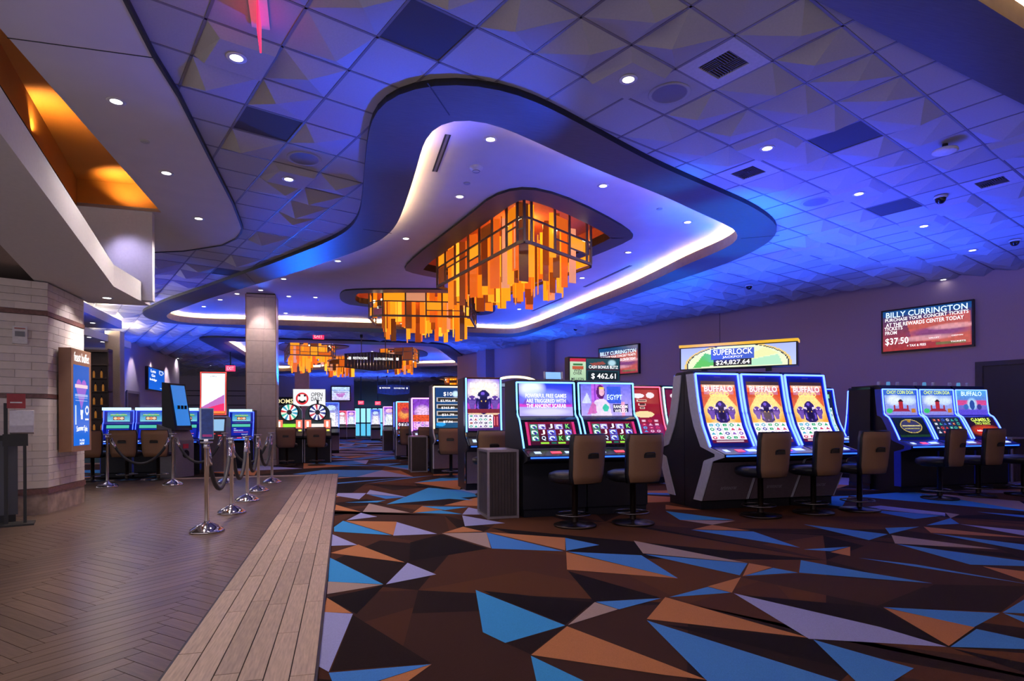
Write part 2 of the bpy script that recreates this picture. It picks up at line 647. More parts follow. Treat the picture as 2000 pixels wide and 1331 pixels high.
_tr6 = [('L', (90, 905), (255, 915), (120, 1240), (65, 1210)), ('T', (110, 825), (250, 912), (92, 905)), ('P', (115, 735), (425, 752), (110, 805)),
        ('C', (125, 600), (425, 750), (118, 735)), ('T', (130, 575), (285, 528), (545, 628)), ('L', (560, 630), (720, 695), (440, 750)),
        ('L', (140, 470), (280, 530), (135, 535)), ('C', (200, 395), (470, 475), (150, 455), (150, 430)), ('T', (210, 395), (500, 400), (480, 475)),
        ('L', (500, 402), (725, 468), (480, 478)), ('P', (345, 298), (575, 350), (310, 345)), ('L', (300, 350), (390, 372), (220, 392)),
        ('T', (160, 305), (300, 345), (155, 335)), ('P', (750, 465), (1000, 460), (1025, 548)), ('T', (870, 428), (980, 455), (760, 462)),
        ('B', (1000, 460), (1430, 565), (1030, 550)), ('T', (1005, 458), (1440, 490), (1440, 560)), ('B', (1440, 490), (1630, 530), (1445, 562)),
        ('T', (1445, 570), (2069, 717), (1450, 668)), ('B', (1455, 568), (1865, 588), (2069, 717)), ('L', (865, 365), (1105, 408), (880, 425)),
        ('L', (900, 320), (950, 330), (990, 360), (865, 360)), ('T', (640, 313), (760, 335), (590, 350)), ('C', (600, 350), (740, 335), (870, 358)),
        ('C', (640, 313), (900, 318), (770, 335)), ('C', (940, 782), (1440, 980), (1105, 1078), (980, 1018)), ('P', (1605, 850), (1735, 890), (1455, 978)),
        ('B', (1610, 848), (1975, 828), (1740, 890)), ('T', (1250, 1145), (1450, 985), (2000, 1195), (2230, 1285), (2000, 1258)), ('C', (1248, 1150), (1700, 1365), (1295, 1365)),
        ('B', (120, 1245), (690, 1197), (400, 1289), (150, 1320)), ('T', (410, 1289), (695, 1197), (440, 1380)),
        ('L', (350, 222), (560, 262), (330, 245)), ('B', (340, 248), (560, 262), (440, 272)), ('L', (170, 240), (330, 240), (290, 275), (165, 255)),
        ('C', (690, 265), (780, 250), (925, 280)), ('C', (210, 293), (440, 280), (390, 292)),
        ('D', (745, 470), (1010, 550), (570, 620), (575, 515)), ('D', (430, 755), (275, 915), (110, 825)), ('K', (130, 1235), (255, 920), (690, 1190)),
        ('D', (980, 785), (1590, 850), (1440, 975)), ('M', (700, 1195), (1245, 1145), (1290, 1289), (830, 1289)), ('K', (1110, 1078), (1440, 985), (1245, 1140)),
        ('D', (1455, 675), (1975, 825), (1600, 845))]
_tr7 = [('T', (-2, 622), (800, 850), (-105, 744)), ('B', (-105, 752), (960, 1089), (1100, 1140), (250, 1110)), ('L', (380, 600), (1200, 790), (1570, 900), (800, 855)),
        ('B', (825, 860), (1385, 1020), (1275, 1089), (1100, 1130)), ('B', (1215, 678), (1865, 712), (1720, 790)), ('T', (1215, 680), (1725, 790), (1580, 895)),
        ('B', (1735, 800), (2060, 870), (2060, 915), (1590, 900)), ('B', (1880, 708), (2060, 600), (2060, 715)), ('B', (1885, 712), (2060, 740), (2060, 790)),
        ('T', (420, 510), (370, 597), (235, 562)), ('B', (235, 565), (365, 597), (20, 622)), ('T', (465, 432), (595, 455), (430, 505)),
        ('B', (600, 458), (740, 485), (440, 503)), ('B', (-114, 383), (457, 433), (414, 500)), ('P', (-178, 306), (457, 431), (-126, 377)),
        ('B', (755, 415), (1100, 480), (1490, 545), (745, 485)), ('B', (770, 355), (1025, 340), (920, 365)), ('T', (1030, 340), (1030, 392), (920, 370)),
        ('B', (140, 245), (490, 255), (750, 345)), ('T', (260, 218), (470, 250), (150, 243)), ('P', (80, 190), (390, 195), (260, 217)),
        ('C', (0, 140), (380, 190), (80, 190)), ('T', (0, 105), (200, 135), (0, 130)), ('B', (770, 215), (1240, 270), (1135, 303)),
        ('B', (1225, 235), (1415, 228), (1250, 268)), ('P', (1260, 275), (1860, 355), (1280, 322)), ('B', (1290, 325), (2060, 428), (2060, 450), (1700, 440)),
        ('T', (1440, 228), (2060, 294), (1480, 262)), ('B', (1490, 265), (2060, 335), (2060, 372)), ('L', (1640, 213), (2060, 255), (2060, 288)),
        ('B', (1075, 402), (2060, 555), (1400, 440)), ('T', (1770, 450), (2060, 485), (2060, 550)), ('B', (1455, 220), (1590, 180), (1640, 212)),
        ('P', (1560, 148), (1640, 160), (1590, 180)), ('L', (1100, 120), (1200, 110), (1560, 150), (1560, 170)), ('B', (1090, 130), (1560, 165), (1390, 185)),
        ('B', (1740, 145), (2060, 168), (2060, 184)),
        ('D', (390, 605), (1190, 680), (1570, 890)), ('D', (0, 775), (800, 855), (1280, 1089)), ('M', (745, 490), (1480, 548), (1180, 670), (420, 510)),
        ('D', (1590, 905), (2060, 1000), (2060, 1060)), ('K', (1500, 550), (2060, 560), (1870, 705), (1215, 675))]
for tr, ox, oy in ((_tr6, 600, 880), (_tr7, 1300, 950)):
    for t in tr:
        pts = [at(ox + .35 * x, oy + .35 * y, 0) for x, y in t[1:]]
        z = 0.0012 if t[0] in 'DKM' else 0.0024
        n = len(pts)
        tri = tessellate_polygon([[Vector((*p, 0)) for p in pts]])
        cm.add([(*p, z) for p in pts], [tuple(q) for q in tri], cp_keys.index(t[0]))
tag(cm.build('floor_carpet', cp_mats), 'dark brown carpet with blue tan and lilac shards', None, kind='structure')

# ---- wood floor: herringbone field and plank border ----------------
M_wood = mat('walnut_plank', (0.135, 0.085, 0.060), 0.28, var=0.28, scale=6, stretch=(1, 14, 14), island=0.24, bump=0.03)
M_wood2 = mat('oak_border_plank', (0.42, 0.30, 0.225), 0.45, var=0.24, scale=7, stretch=(12, 1, 12), island=0.16, bump=0.03)
M_sub = mat('dark_grout_bed', (0.03, 0.025, 0.025), 0.9)
XB0, XB1, YB = -0.825, -0.135, 14.2
wf = MB().box(-16, 0.2, -0.05, XB1, YB, 0.004).build('floor_wood', M_sub)
tag(wf, 'wood floor of herringbone planks with a lighter plank border', None, kind='structure')
PLW, PLL = 0.098, 0.785
planks = []
s2 = math.sqrt(.5)


def clip_half(poly, f):
    out = []
    n = len(poly)
    for i in range(n):
        a, b = poly[i], poly[(i + 1) % n]
        fa, fb = f(a), f(b)
        if fa >= 0:
            out.append(a)
        if (fa >= 0) != (fb >= 0):
            k = fa / (fa - fb)
            out.append((a[0] + (b[0] - a[0]) * k, a[1] + (b[1] - a[1]) * k))
    return out


n_ = int(PLL / PLW)
hb = []
for k in range(-120, 260):
    for m in range(-16, 17):
        hb.append((k + 0.0, k + 2 * n_ * m + 0.0, n_, 1, 0))                       # along local x
        hb.append((k + n_ + 0.0, k + 2 * n_ * m - (n_ - 1.0), 1, n_, 1))           # along local y
g = 0.022
for (lx, ly, w, h, ori) in hb:
    q = [(lx + g, ly + g), (lx + w - g, ly + g), (lx + w - g, ly + h - g), (lx + g, ly + h - g)]
    wq = []
    for (a, b) in q:
        a, b = a * PLW, b * PLW
        wq.append((-6.0 + (a - b) * s2, -3.0 + (a + b) * s2))
    cx, cy = sum(p[0] for p in wq) / 4, sum(p[1] for p in wq) / 4
    if not (-11 < cx < XB0 + .4 and 0.8 < cy < YB + .3):
        continue
    wq = clip_half(wq, lambda p: XB0 - 0.006 - p[0])
    if len(wq) < 3:
        continue
    wq = clip_half(wq, lambda p: YB - 0.30 - p[1])
    if len(wq) < 3:
        continue
    D = cx * F0.x + cy * F0.y
    if D < 1:
        continue
    px = XC + F * (cx * R0.x + cy * R0.y) / D
    if px < -220:
        continue
    # keep out of the pillar
    planks.append((D, wq, ori, D > 2.6 and px > -60))
planks.sort(key=lambda t: (not t[3], t[0]))
rest = MB()
full = {}
np_ = 0
for D, wq, ori, vis in planks:
    cx, cy = sum(p[0] for p in wq) / len(wq), sum(p[1] for p in wq) / len(wq)
    ang = PI / 4 if ori == 0 else 3 * PI / 4
    if np_ < 300 and vis:
        ca, sa = math.cos(-ang), math.sin(-ang)
        loc = [((p[0] - cx) * ca - (p[1] - cy) * sa, (p[0] - cx) * sa + (p[1] - cy) * ca) for p in wq]
        key = tuple(sorted((round(a, 3), round(b, 3)) for a, b in loc))
        if key not in full:
            full[key] = MB().prism(loc, 0.002, 0.0085).mesh('plank', M_wood)
        o = link('plank', full[key], wf)
        o.location = (cx, cy, 0)
        o.rotation_euler = (0, 0, ang)
        np_ += 1
    else:
        n = len(wq)
        rest.add([(p[0], p[1], 0.0085) for p in wq], [tuple(range(n))])
# planks further off, joined
o = rest.build('herringbone_planks', mat('walnut_plank_field', (0.135, 0.085, 0.060), 0.28, var=0.2, scale=9, island=0.34), wf)
tag(o, kind='stuff')
rs = random.Random(5)
nb = 6
bw = (XB1 - XB0) / nb
bm_len = {}
for i in range(nb):
    y = 0.6 + rs.uniform(0, .9)
    while y < YB - 0.02:
        L = rs.choice((0.9, 1.05, 1.2))
        y1 = min(y + L, YB)
        if y1 - y < .08:
            break
        key = round(y1 - y, 3)
        if key not in bm_len:
            bm_len[key] = MB().box(-bw / 2 + .003, 0.003, 0.002, bw / 2 - .003, key - .003, 0.0115).mesh('plank', M_wood2)
        o = link('plank', bm_len[key], wf)
        o.location = (XB0 + bw * (i + .5), y, 0)
        y = y1
for i in range(2):
    x = XB0
    yb = YB - 0.29 + i * .145
    while x > -11:
        L = rs.choice((0.9, 1.05, 1.2))
        key = ('x', L)
        if key not in bm_len:
            bm_len[key] = MB().box(-L + .004, .004, 0.002, -.004, .141, 0.0115).mesh('plank', M_wood2)
        o = link('plank', bm_len[key], wf)
        o.location = (x, yb, 0)
        x -= L
edge = MB().box(XB1 - .001, 0.2, 0, XB1 + .012, YB + .012, 0.014).box(-12, YB, 0, XB1 + .012, YB + .012, 0.014)
edge.box(XB0 - .008, 0.2, 0.004, XB0 + .004, YB - .29, 0.012)
edge.build('metal_edge_strip', mat('floor_edge_metal', (0.05, 0.045, 0.045), 0.4, metal=0.6), wf)

# ---- ceiling rings ------------------------------------------------
def P(pts, z):
    return [at(x, y, z) for x, y in pts]


ring1_o = P([(720.9, 252), (722.6, 224), (733, 203), (757.6, 182), (782, 171.5), (817, 163.8), (852, 160.3), (887, 159), (922, 161.7), (964, 166), (999, 174), (1041, 194), (1090, 219), (1139, 245), (1195, 276.5), (1244, 303), (1300, 331), (1335, 345), (1370, 360.5), (1415.5, 380), (1454, 395.5), (1489, 415), (1513.5, 434), (1523, 442), (1524, 448), (1520, 456), (1508, 471), (1484, 486), (1439, 508), (1400, 522), (1350, 539), (1287, 560), (1225, 582), (1162, 605), (1100, 627), (1050, 647), (1030, 655), (1010, 659), (980, 660), (740, 650), (600, 646), (482, 642), (385, 637), (340, 633), (310, 629.6), (288, 623.6), (277, 614), (276, 608), (290, 603.5), (317, 590), (364, 574), (425, 553.6), (486, 531), (538, 513), (594.5, 490.5), (642, 472.5), (673.5, 455.5), (693.8, 440), (703, 420), (707, 393), (709.5, 364), (713.7, 308), (719, 262)], ZS)
ring1_i = P([(876.5, 224.7), (852, 229), (840, 241.5), (832.7, 255.5), (824, 290.5), (810, 343), (796, 385), (784, 420), (775, 441), (761, 458.5), (740, 472), (707, 488), (651, 507), (560.6, 538), (486, 560), (403, 585), (357.6, 602), (330, 612), (322, 616), (326, 622), (335, 627), (357.6, 631), (402.7, 633.5), (479, 635), (545, 636), (740, 642), (860, 647), (980, 652.5), (1004, 653), (1025, 648), (1050, 640), (1100, 620), (1162, 595), (1225, 571), (1287.5, 543), (1340, 517), (1380, 501), (1420, 485), (1440, 475), (1447, 464), (1448, 458), (1440, 449), (1380, 422), (1340, 404), (1300, 384), (1230, 357), (1160, 329), (1090, 297.5), (1020, 266), (971, 241.5), (943, 229), (915, 224.7)], ZS)
ring2_o = P([(384, 662), (400, 659), (540, 663.5), (701, 667), (853, 672), (873, 675), (890, 686), (919, 708), (922, 714), (910, 719), (813, 722), (545, 731), (500, 722), (440, 690)], ZS)
ring2_i = P([(432, 667), (545, 669), (700, 673), (845, 677), (858, 683), (894, 711), (895, 715), (813, 716.5), (545, 726), (512, 715)], ZS)
ring3_o = P([(838, 739), (860, 737), (960, 735), (975, 740), (980, 748), (880, 753), (862, 748)], ZS)
ring3_i = P([(855, 740.5), (950, 738.5), (962, 745), (885, 749.5)], ZS)
# ring whose far side shows in the upper right corner
ring4_o = P([(1590, 0), (1800, 97), (2000, 205)], ZS)
d4 = Vector(ring4_o[2]) - Vector(ring4_o[0])
d4.normalize()
n4 = Vector((d4.y, -d4.x))
ring4_i = P([(1909, 0), (2000, 57)], ZS)
w4 = (Vector(ring4_i[0]) - Vector(ring4_o[0])).dot(n4)
a4, b4 = Vector(ring4_o[0]) - d4 * 2.6, Vector(ring4_o[0]) + d4 * 6.5
ring4_o = [tuple(a4), tuple(b4), tuple(b4 + n4 * 6), tuple(a4 + n4 * 6)]
a4i, b4i = a4 + d4 * w4 + n4 * w4, b4 - d4 * w4 + n4 * w4
ring4_i = [tuple(a4i), tuple(b4i), tuple(b4i + n4 * (6 - 2 * w4)), tuple(a4i + n4 * (6 - 2 * w4))]


# chandelier openings in the recessed ceilings
ZH = 4.66
hole1 = smooth_closed([(1.30, 13.55), (2.02, 10.2), (2.30, 8.72), (3.10, 8.62), (5.20, 10.15), (5.42, 10.75), (4.35, 14.6), (3.9, 15.2), (1.45, 14.3)], 2)
hole2 = smooth_closed([(-.10, 16.9), (.15, 16.35), (3.2, 15.65), (3.75, 15.95), (4.62, 18.2), (4.66, 19.1), (4.2, 19.55), (.35, 18.75), (-.08, 18.1)], 2)
hole3 = smooth_closed(P([(545, 671), (575, 672), (672, 675), (686, 679), (660, 684), (600, 690), (540, 686)], ZH), 2)
hole4 = smooth_closed(P([(740, 684), (790, 683), (825, 685), (838, 692), (830, 699), (740, 700)], ZH), 2)


def ring(name, label, outer, inner, sm=1, strip=True, seams=(), holes=()):
    if sm:
        outer, inner = even(outer), even(inner)
    root = empty(name)
    tag(root, label, None, kind='structure')
    mb = MB()
    allp, tri = fill_with_holes(outer, [inner])
    mb.add([(*p, ZS) for p in allp], tri)
    mb.build('soffit_panel', M_veneer, root)
    e = MB()
    n = len(outer)
    e.add([(*p, ZS) for p in outer] + [(*p, ZR) for p in outer], [(i, (i + 1) % n, n + (i + 1) % n, n + i) for i in range(n)])
    e.build('outer_edge', M_black, root)
    zf = ZS + .19
    f = MB()
    n = len(inner)
    f.add([(*p, ZS) for p in inner] + [(*p, zf) for p in inner], [(i, (i + 1) % n, n + (i + 1) % n, n + i) for i in range(n)])
    in2 = offset_poly(inner, .03)
    f.add([(*p, zf) for p in inner] + [(*p, zf) for p in in2], [(i, (i + 1) % n, n + (i + 1) % n, n + i) for i in range(n)])
    f.build('fascia', M_fascia, root)
    in3 = offset_poly(inner, .34)
    t = MB()
    t.add([(*p, zf - .10) for p in in2] + [(*p, zf - .10) for p in in3], [(i, (i + 1) % n, n + (i + 1) % n, n + i) for i in range(n)])
    t.add([(*p, zf - .10) for p in in3] + [(*p, ZR) for p in in3], [(i, (i + 1) % n, n + (i + 1) % n, n + i) for i in range(n)])
    t.add([(*p, zf - .10) for p in in2] + [(*p, zf) for p in in2], [(i, (i + 1) % n, n + (i + 1) % n, n + i) for i in range(n)])
    t.build('cove_trough', M_white, root)
    hs = [offset_poly(h_, -.05) for h_ in holes]
    allp, tri = fill_with_holes(outer, hs)
    MB().add([(*p, ZR) for p in allp], tri).build('recessed_ceiling', M_cream, root)
    for h_ in holes:
        hi = offset_poly(h_, -.42)
        k = len(h_)
        quad = [(i, (i + 1) % k, k + (i + 1) % k, k + i) for i in range(k)]
        MB().add([(*p, ZH) for p in h_] + [(*p, ZH) for p in hi], quad).build('recess_ring', M_veneer, root)
        MB().add([(*p, ZH) for p in h_] + [(*p, ZR + .01) for p in h_], quad).build('recess_edge', M_black, root)
        w_ = MB().add([(*p, ZH) for p in hi] + [(*p, ZH + .16) for p in hi], quad)
        w_.build('recess_rim', M_black, root)
        cap = tessellate_polygon([[Vector((*p, 0)) for p in hi]])
        MB().add([(*p, ZH + .16) for p in hi] + [(*p, ZH + .36) for p in hi], quad).add([(*p, ZH + .36) for p in hi], [tuple(q) for q in cap]).build('recess_liner', mat('rust_paint', (0.5, 0.14, 0.06), 0.8), root)
    if strip:
        a, b = offset_poly(inner, .034), offset_poly(inner, .10)
        MB().add([(*p, zf - .005) for p in a] + [(*p, zf - .005) for p in b], [(i, (i + 1) % n, n + (i + 1) % n, n + i) for i in range(n)]).build('cove_light', M_cove, root)
    for (p, q) in seams:
        MB().bar((*p, ZS - .001), (*q, ZS - .001), .012, .004).build('panel_joint', M_black, root)
    return outer, inner, in3, root


r1o, r1i, r1c, R1 = ring('trim_1', 'curved blue-washed wood soffit around the cream ceiling recess with chandeliers', ring1_o, ring1_i,
                         holes=(hole1, hole2), seams=[(at(835, 162, ZS), at(878, 225, ZS)), (at(1522, 460, ZS), at(1447, 466, ZS)), (at(709, 448, ZS), at(765, 456, ZS)), (at(478, 533, ZS), at(500, 556, ZS))])
r2o, r2i, r2c, R2 = ring('trim_2', 'second lit ceiling recess further down the aisle', ring2_o, ring2_i, holes=(hole3, hole4))
r3o, r3i, r3c, R3 = ring('trim_3', 'distant small ceiling recess above the far machines', ring3_o, ring3_i)
r4o, r4i, r4c, R4 = ring('trim_4', 'dark blue ceiling soffit in the upper right corner', ring4_o, ring4_i, sm=0)
RINGS = [(r1o, r1i), (r2o, r2i), (r3o, r3i), (r4o, r4i)]

# ---- smooth plaster ceiling on the left, orange trough, bulkhead -----
ZA = 4.43
edgeA = P([(245, 0), (301, 110), (350, 189), (413, 315), (455, 397), (470, 436), (473, 446), (470, 455), (461, 466), (434, 479), (358, 490.5), (299, 493)], ZA)
e0, e1 = Vector(edgeA[0]), Vector(edgeA[1])
nearR = tuple(e0 + (e0 - e1).normalized() * 3.4)
l1a, l1b = Vector(at(0, 55, ZA)), Vector(at(315, 415, ZA))
l2a, l2b = Vector(at(0, 165, ZA)), Vector(at(150, 402, ZA))
nearL1 = l1a + (l1a - l1b).normalized() * 3.5
nearL2 = l2a + (l2a - l2b).normalized() * 3.5
flatA = [nearR] + edgeA + [at(100, 497, ZA), tuple(l2b), tuple(l1b), tuple(l1a), tuple(nearL1)]
cl = empty('ceiling_plaster')
tag(cl, 'smooth grey plaster ceiling beside the tiles', None, kind='structure')
MB().prism(flatA, ZA, ZA + .05).build('ceiling_board', M_plaster, cl)
tb = MB()
prev = None
for p in [nearR] + edgeA:
    if prev:
        tb.bar((*prev, ZA + .012), (*p, ZA + .012), .03, .05)
    prev = p
tb.build('edge_reveal', M_black, cl)
MB().bar((*at(14, 74, ZA - .001), ZA - .001), (*at(300, 113, ZA - .001), ZA - .001), .012, .004).build('board_joint', M_black, cl)
tq = [tuple(nearL1), tuple(l1b), tuple(l2b), tuple(nearL2)]
t3 = MB()
for i in range(4):
    a, b = tq[i], tq[(i + 1) % 4]
    t3.add([(*a, ZA), (*b, ZA), (*b, ZA + .40), (*a, ZA + .40)], [(0, 1, 2, 3)])
t3.add([(*p, ZA + .40) for p in tq], [(0, 1, 2, 3)])
tr = t3.build('light_trough', M_orange, cl)
for px, py in ((70, 262), (222, 392)):
    x, y = at(px, py, ZA)
    s_ = spot('trough_lamp', (x, y, ZA + .02), 30, (1.0, 0.62, 0.25), 130, 0.8, 0.03, (x + .2, y + .25, ZA + .6))
# bulkhead slab over the buffet entry
ZB = 3.05
b1, b2, b3 = Vector(at(0, 260, ZB)), Vector(at(222, 560, ZB)), Vector(at(293, 598, ZB))
nb1 = b1 + (b1 - b2).normalized() * 2.6
c1_, c2_, c3_ = Vector(at(103, 562, ZB)), Vector(at(68, 550, ZB)), Vector(at(0, 478, ZB))
c0_ = Vector(at(172, 592, ZB))
nc3 = c3_ + (c3_ - c2_).normalized() * 2.6
bk = empty('wall_bulkhead')
tag(bk, 'white angular bulkhead dropping above the buffet entry pillar', None, kind='structure')
MB().prism([tuple(p) for p in (nb1, b1, b2, b3, c0_, c1_, c2_, c3_, nc3)], ZB, ZB + .30).build('soffit_slab', M_white, bk)
qd = (Vector(at(297, 415, ZA)) - l2b).normalized()
wq1 = Vector(at(297, 415, ZA))
nn = Vector((-qd.y, qd.x)) * .15
MB().prism([tuple(l2b - qd * 1.5), tuple(wq1), tuple(wq1 + nn), tuple(l2b - qd * 1.5 + nn)], ZB + .02, ZA).build('end_panel', M_white, bk)
MB().prism([tuple(c1_), tuple(c2_), tuple(c3_), tuple(nc3), (nc3.x - 4, nc3.y), (-9, 9.0), (-9, 11.0), (-3.9, 10.3)], ZB + .16, ZB + .25).build('entry_ceiling', mat('taupe_plaster', (0.38, 0.30, 0.26), 0.9), bk)
MB().prism([tuple(l2b - qd * 1.5), tuple(l2b - qd * 5), (-14, 4), (-10, 1), tuple(nearL2)], ZA - .01, ZA + .03).build('upper_ceiling', M_plaster, bk)

# ---- tile ceiling ---------------------------------------------------
DL = 0.3866183
cd, sd = math.cos(DL), math.sin(DL)
U0, V0, TS = 5.69178 * .61, 6.80160 * .61, 0.61


def uv(i, j):
    u, v = U0 + TS * i, V0 + TS * j
    return (u * cd - v * sd, u * sd + v * cd)


wall_p0, wall_d = Vector((14.11, 9.68)), Vector((-0.39018604, 0.92073604))
wall_n = Vector((wall_d.y, -wall_d.x))
TYPES = {}
for k, v in {'D': [(-2, 0), (-3, 4), (6, -2), (11, -1), (-1, 16), (-4, 16)],
             'V': [(2, -2), (6, 0), (11, -3), (-3, 7), (-3, 12), (17, -3), (-4, 14)],
             'S': [(2, -1), (9, 0), (-2, 5), (-5, 13)],
             'L': [(1, -1), (5, -1), (9, -1), (-4, 2), (-2, 6), (-3, 11), (13, -5), (13, -1), (17, -1), (17, -5), (21, -3), (21, 1), (25, -1), (-4, 15), (-6, 17)],
             'F': [(-1, 0), (0, 0), (1, 0), (2, 0), (-2, 1), (-1, 1), (-2, 2), (-2, 3), (-4, 1), (-4, 4), (-4, 5), (-4, 6), (1, -3), (4, -4), (5, -4), (6, -4), (7, -4), (3, -4), (-5, 1), (-5, 2), (-5, 3), (8, -3)],
             'P': [(0, -1), (3, -1), (4, -1), (0, -2), (1, -2), (3, -2), (4, -2), (5, -2), (2, -3), (3, -3), (4, -3), (5, -3), (6, -3), (7, -2), (3, 0), (4, 0), (5, 0), (-1, -1), (-2, -1), (-3, 1), (-3, 0), (-4, 3), (-3, 2), (-3, 3), (-3, 5), (-2, 4), (6, -1), (7, -1), (8, -1), (8, -2), (7, 0), (8, 0)]}.items():
    for t in v:
        TYPES[t] = k
A_ = TS - .026
APEX = [(.30, .34), (.68, .30), (.34, .70), (.66, .64), (.48, .30), (.28, .52)]
TM = {}
TM['F'] = MB().box(0, 0, 0, A_, A_, .012).mesh('ceiling_tile', M_tile)
TM['D'] = MB().box(0, 0, 0.004, A_, A_, .014).mesh('ceiling_tile', M_dark)
for q, (axx, ayy) in enumerate(APEX):
    h = -.10 - .012 * (q % 3)
    mb = MB().add([(0, 0, 0), (A_, 0, 0), (A_, A_, 0), (0, A_, 0), (A_ * axx, A_ * ayy, h), (0, 0, .012), (A_, 0, .012), (A_, A_, .012), (0, A_, .012)],
                  [(0, 4, 1), (1, 4, 2), (2, 4, 3), (3, 4, 0), (5, 6, 7, 8), (0, 1, 6, 5), (1, 2, 7, 6), (2, 3, 8, 7), (3, 0, 5, 8)])
    TM['P%d' % q] = mb.mesh('ceiling_tile', M_tile)
h = -.06
TM['L'] = MB().add([(0, 0, 0), (A_, 0, 0), (A_, A_, 0), (0, A_, 0), (A_ * .2, A_ * .16, h), (A_ * .97, A_ * .14, h), (A_ * .97, A_ * .95, h), (A_ * .14, A_ * .95, h), (0, 0, .012), (A_, 0, .012), (A_, A_, .012), (0, A_, .012)],
                   [(4, 7, 6, 5), (0, 4, 5, 1), (1, 5, 6, 2), (2, 6, 7, 3), (3, 7, 4, 0), (8, 9, 10, 11), (0, 1, 9, 8), (1, 2, 10, 9), (2, 3, 11, 10), (3, 0, 8, 11)]).mesh('ceiling_tile', M_tile)
v_ = MB()
fr = .13
v_.box(0, 0, -.006, A_, fr, .01).box(0, A_ - fr, -.006, A_, A_, .01).box(0, fr, -.006, fr, A_ - fr, .01).box(A_ - fr, fr, -.006, A_, A_ - fr, .01)
v_.box(fr, fr, .05, A_ - fr, A_ - fr, .06, 1)
mid = A_ / 2
for kx in range(2):
    for ky in range(2):
        x0, y0 = fr + kx * (mid - fr), fr + ky * (mid - fr)
        L = mid - fr
        for s_ in range(6):
            o_ = (s_ + .3) * L / 6
            if (kx + ky) % 2:
                v_.box(x0 + o_, y0, .0, x0 + o_ + .008, y0 + L, .03, 2)
            else:
                v_.box(x0, y0 + o_, .0, x0 + L, y0 + o_ + .008, .03, 2)
M_vent = mat('painted_vent', (0.55, 0.53, 0.56), 0.5)
M_louver = mat('louver_metal', (0.10, 0.085, 0.085), 0.5)
VENT = v_.mesh('air_vent', [M_vent, M_void, M_louver])
tiles = []
rs = random.Random(11)
for i in range(-26, 80):
    for j in range(-14, 80):
        cx, cy = uv(i + .5, j + .5)
        t = TYPES.get((i, j))
        r = rs.random()
        q = rs.randrange(6)
        D = cx * F0.x + cy * F0.y
        if D < 1.2 or D > 52:
            continue
        xr = (cx * R0.x + cy * R0.y) / D
        if abs(xr) > 1.15:
            continue
        if (Vector((cx, cy)) - wall_p0).dot(wall_n) > -.1 and (Vector((cx, cy)) - wall_p0).dot(wall_d) < 21.8:
            continue
        cs = [uv(i, j), uv(i + 1, j), uv(i + 1, j + 1), uv(i, j + 1)]
        skip = False
        touch = False
        for ro, ri in RINGS:
            ins = [inside(p, ro) for p in cs]
            if all(ins) and inside((cx, cy), ro):
                skip = True
            elif any(ins):
                touch = True
        insA = [inside(p, flatA) for p in cs]
        if all(insA):
            skip = True
        elif any(insA):
            touch = True
        if inside((cx, cy), tq) or any(inside(p_, tq) for p_ in cs) or ((Vector((cx, cy)) - l1a).cross(l1b - l1a) < 0 and D < 10.5):
            skip = True
        if skip:
            continue
        if t is None:
            t = 'P' if r < .70 else ('F' if r < .9 else 'L')
        if touch and t in 'PLV':
            t = 'F'
        elev = (ZC - CH) / D
        vis = -1.0 < xr * F / 1000 < 1.0 and elev < 0.70
        tiles.append((D, i, j, t, q, vis, cx, cy))
tiles.sort(key=lambda t: (not t[5], t[0]))
ce = MB()
ceil = empty('ceiling')
tag(ceil, 'suspended ceiling of faceted square tiles washed blue', None, kind='structure')
gb = MB()
rest = MB()
n_t = 0
VENTS = []
for D, i, j, t, q, vis, cx, cy in tiles:
    p0 = uv(i, j)
    p1, p2, p3 = uv(i + 1, j), uv(i + 1, j + 1), uv(i, j + 1)
    bad = [any(inside(p_, ri) for _o, ri in RINGS) for p_ in (p0, p1, p2, p3)]
    if not (bad[0] or bad[1]):
        gb.bar((*p0, ZC + .002), (*p1, ZC + .002), .024, .012)
    if not (bad[0] or bad[3]):
        gb.bar((*p0, ZC + .002), (*p3, ZC + .002), .024, .012)
    if any(bad):                       # tile cut back above the soffit
        kq = [p_ for p_, b_ in zip((p0, p1, p2, p3), bad) if not b_]
        if len(kq) == 3:
            rest.add([(*p_, ZC) for p_ in kq], [(0, 1, 2)])
        continue
    px0 = (p0[0] + .013 * (cd - sd), p0[1] + .013 * (sd + cd))
    if t == 'V':
        VENTS.append((px0, D))
        continue
    me = TM.get(t) or (TM['P%d' % q] if t == 'P' else TM['F'])
    if n_t < 298 and vis:
        o = link('ceiling_tile', me, ceil)
        o.location = (px0[0], px0[1], ZC)
        o.rotation_euler = (0, 0, DL)
        n_t += 1
    else:
        vs = [(px0[0] + v.co.x * cd - v.co.y * sd, px0[1] + v.co.x * sd + v.co.y * cd, ZC + v.co.z) for v in me.vertices]
        rest.add(vs, [tuple(p.vertices) for p in me.polygons], 1 if t == 'D' else 0)
tag(rest.build('distant_ceiling_tiles', [M_tile, M_dark], ceil), kind='stuff')
tag(gb.build('grid_bars', M_grid, ceil), kind='stuff')
# slab above everything keeps the plenum dark
MB().box(-26, -3, 5.3, 30, 56, 5.4).build('plenum_deck', M_void, ceil)

# ---- walls ------------------------------------------------------------
def wallbox(name, a, b, z0, z1, th, m, label):
    a, b = Vector(a), Vector(b)
    d = (b - a).normalized()
    n = Vector((-d.y, d.x)) * th
    r = MB().prism([tuple(a), tuple(b), tuple(b + n), tuple(a + n)], z0, z1).build(name, m)
    tag(r, label, None, kind='structure')
    return r


def WP(s, off=0.0):
    p = wall_p0 + wall_d * s - wall_n * off
    return (p.x, p.y)


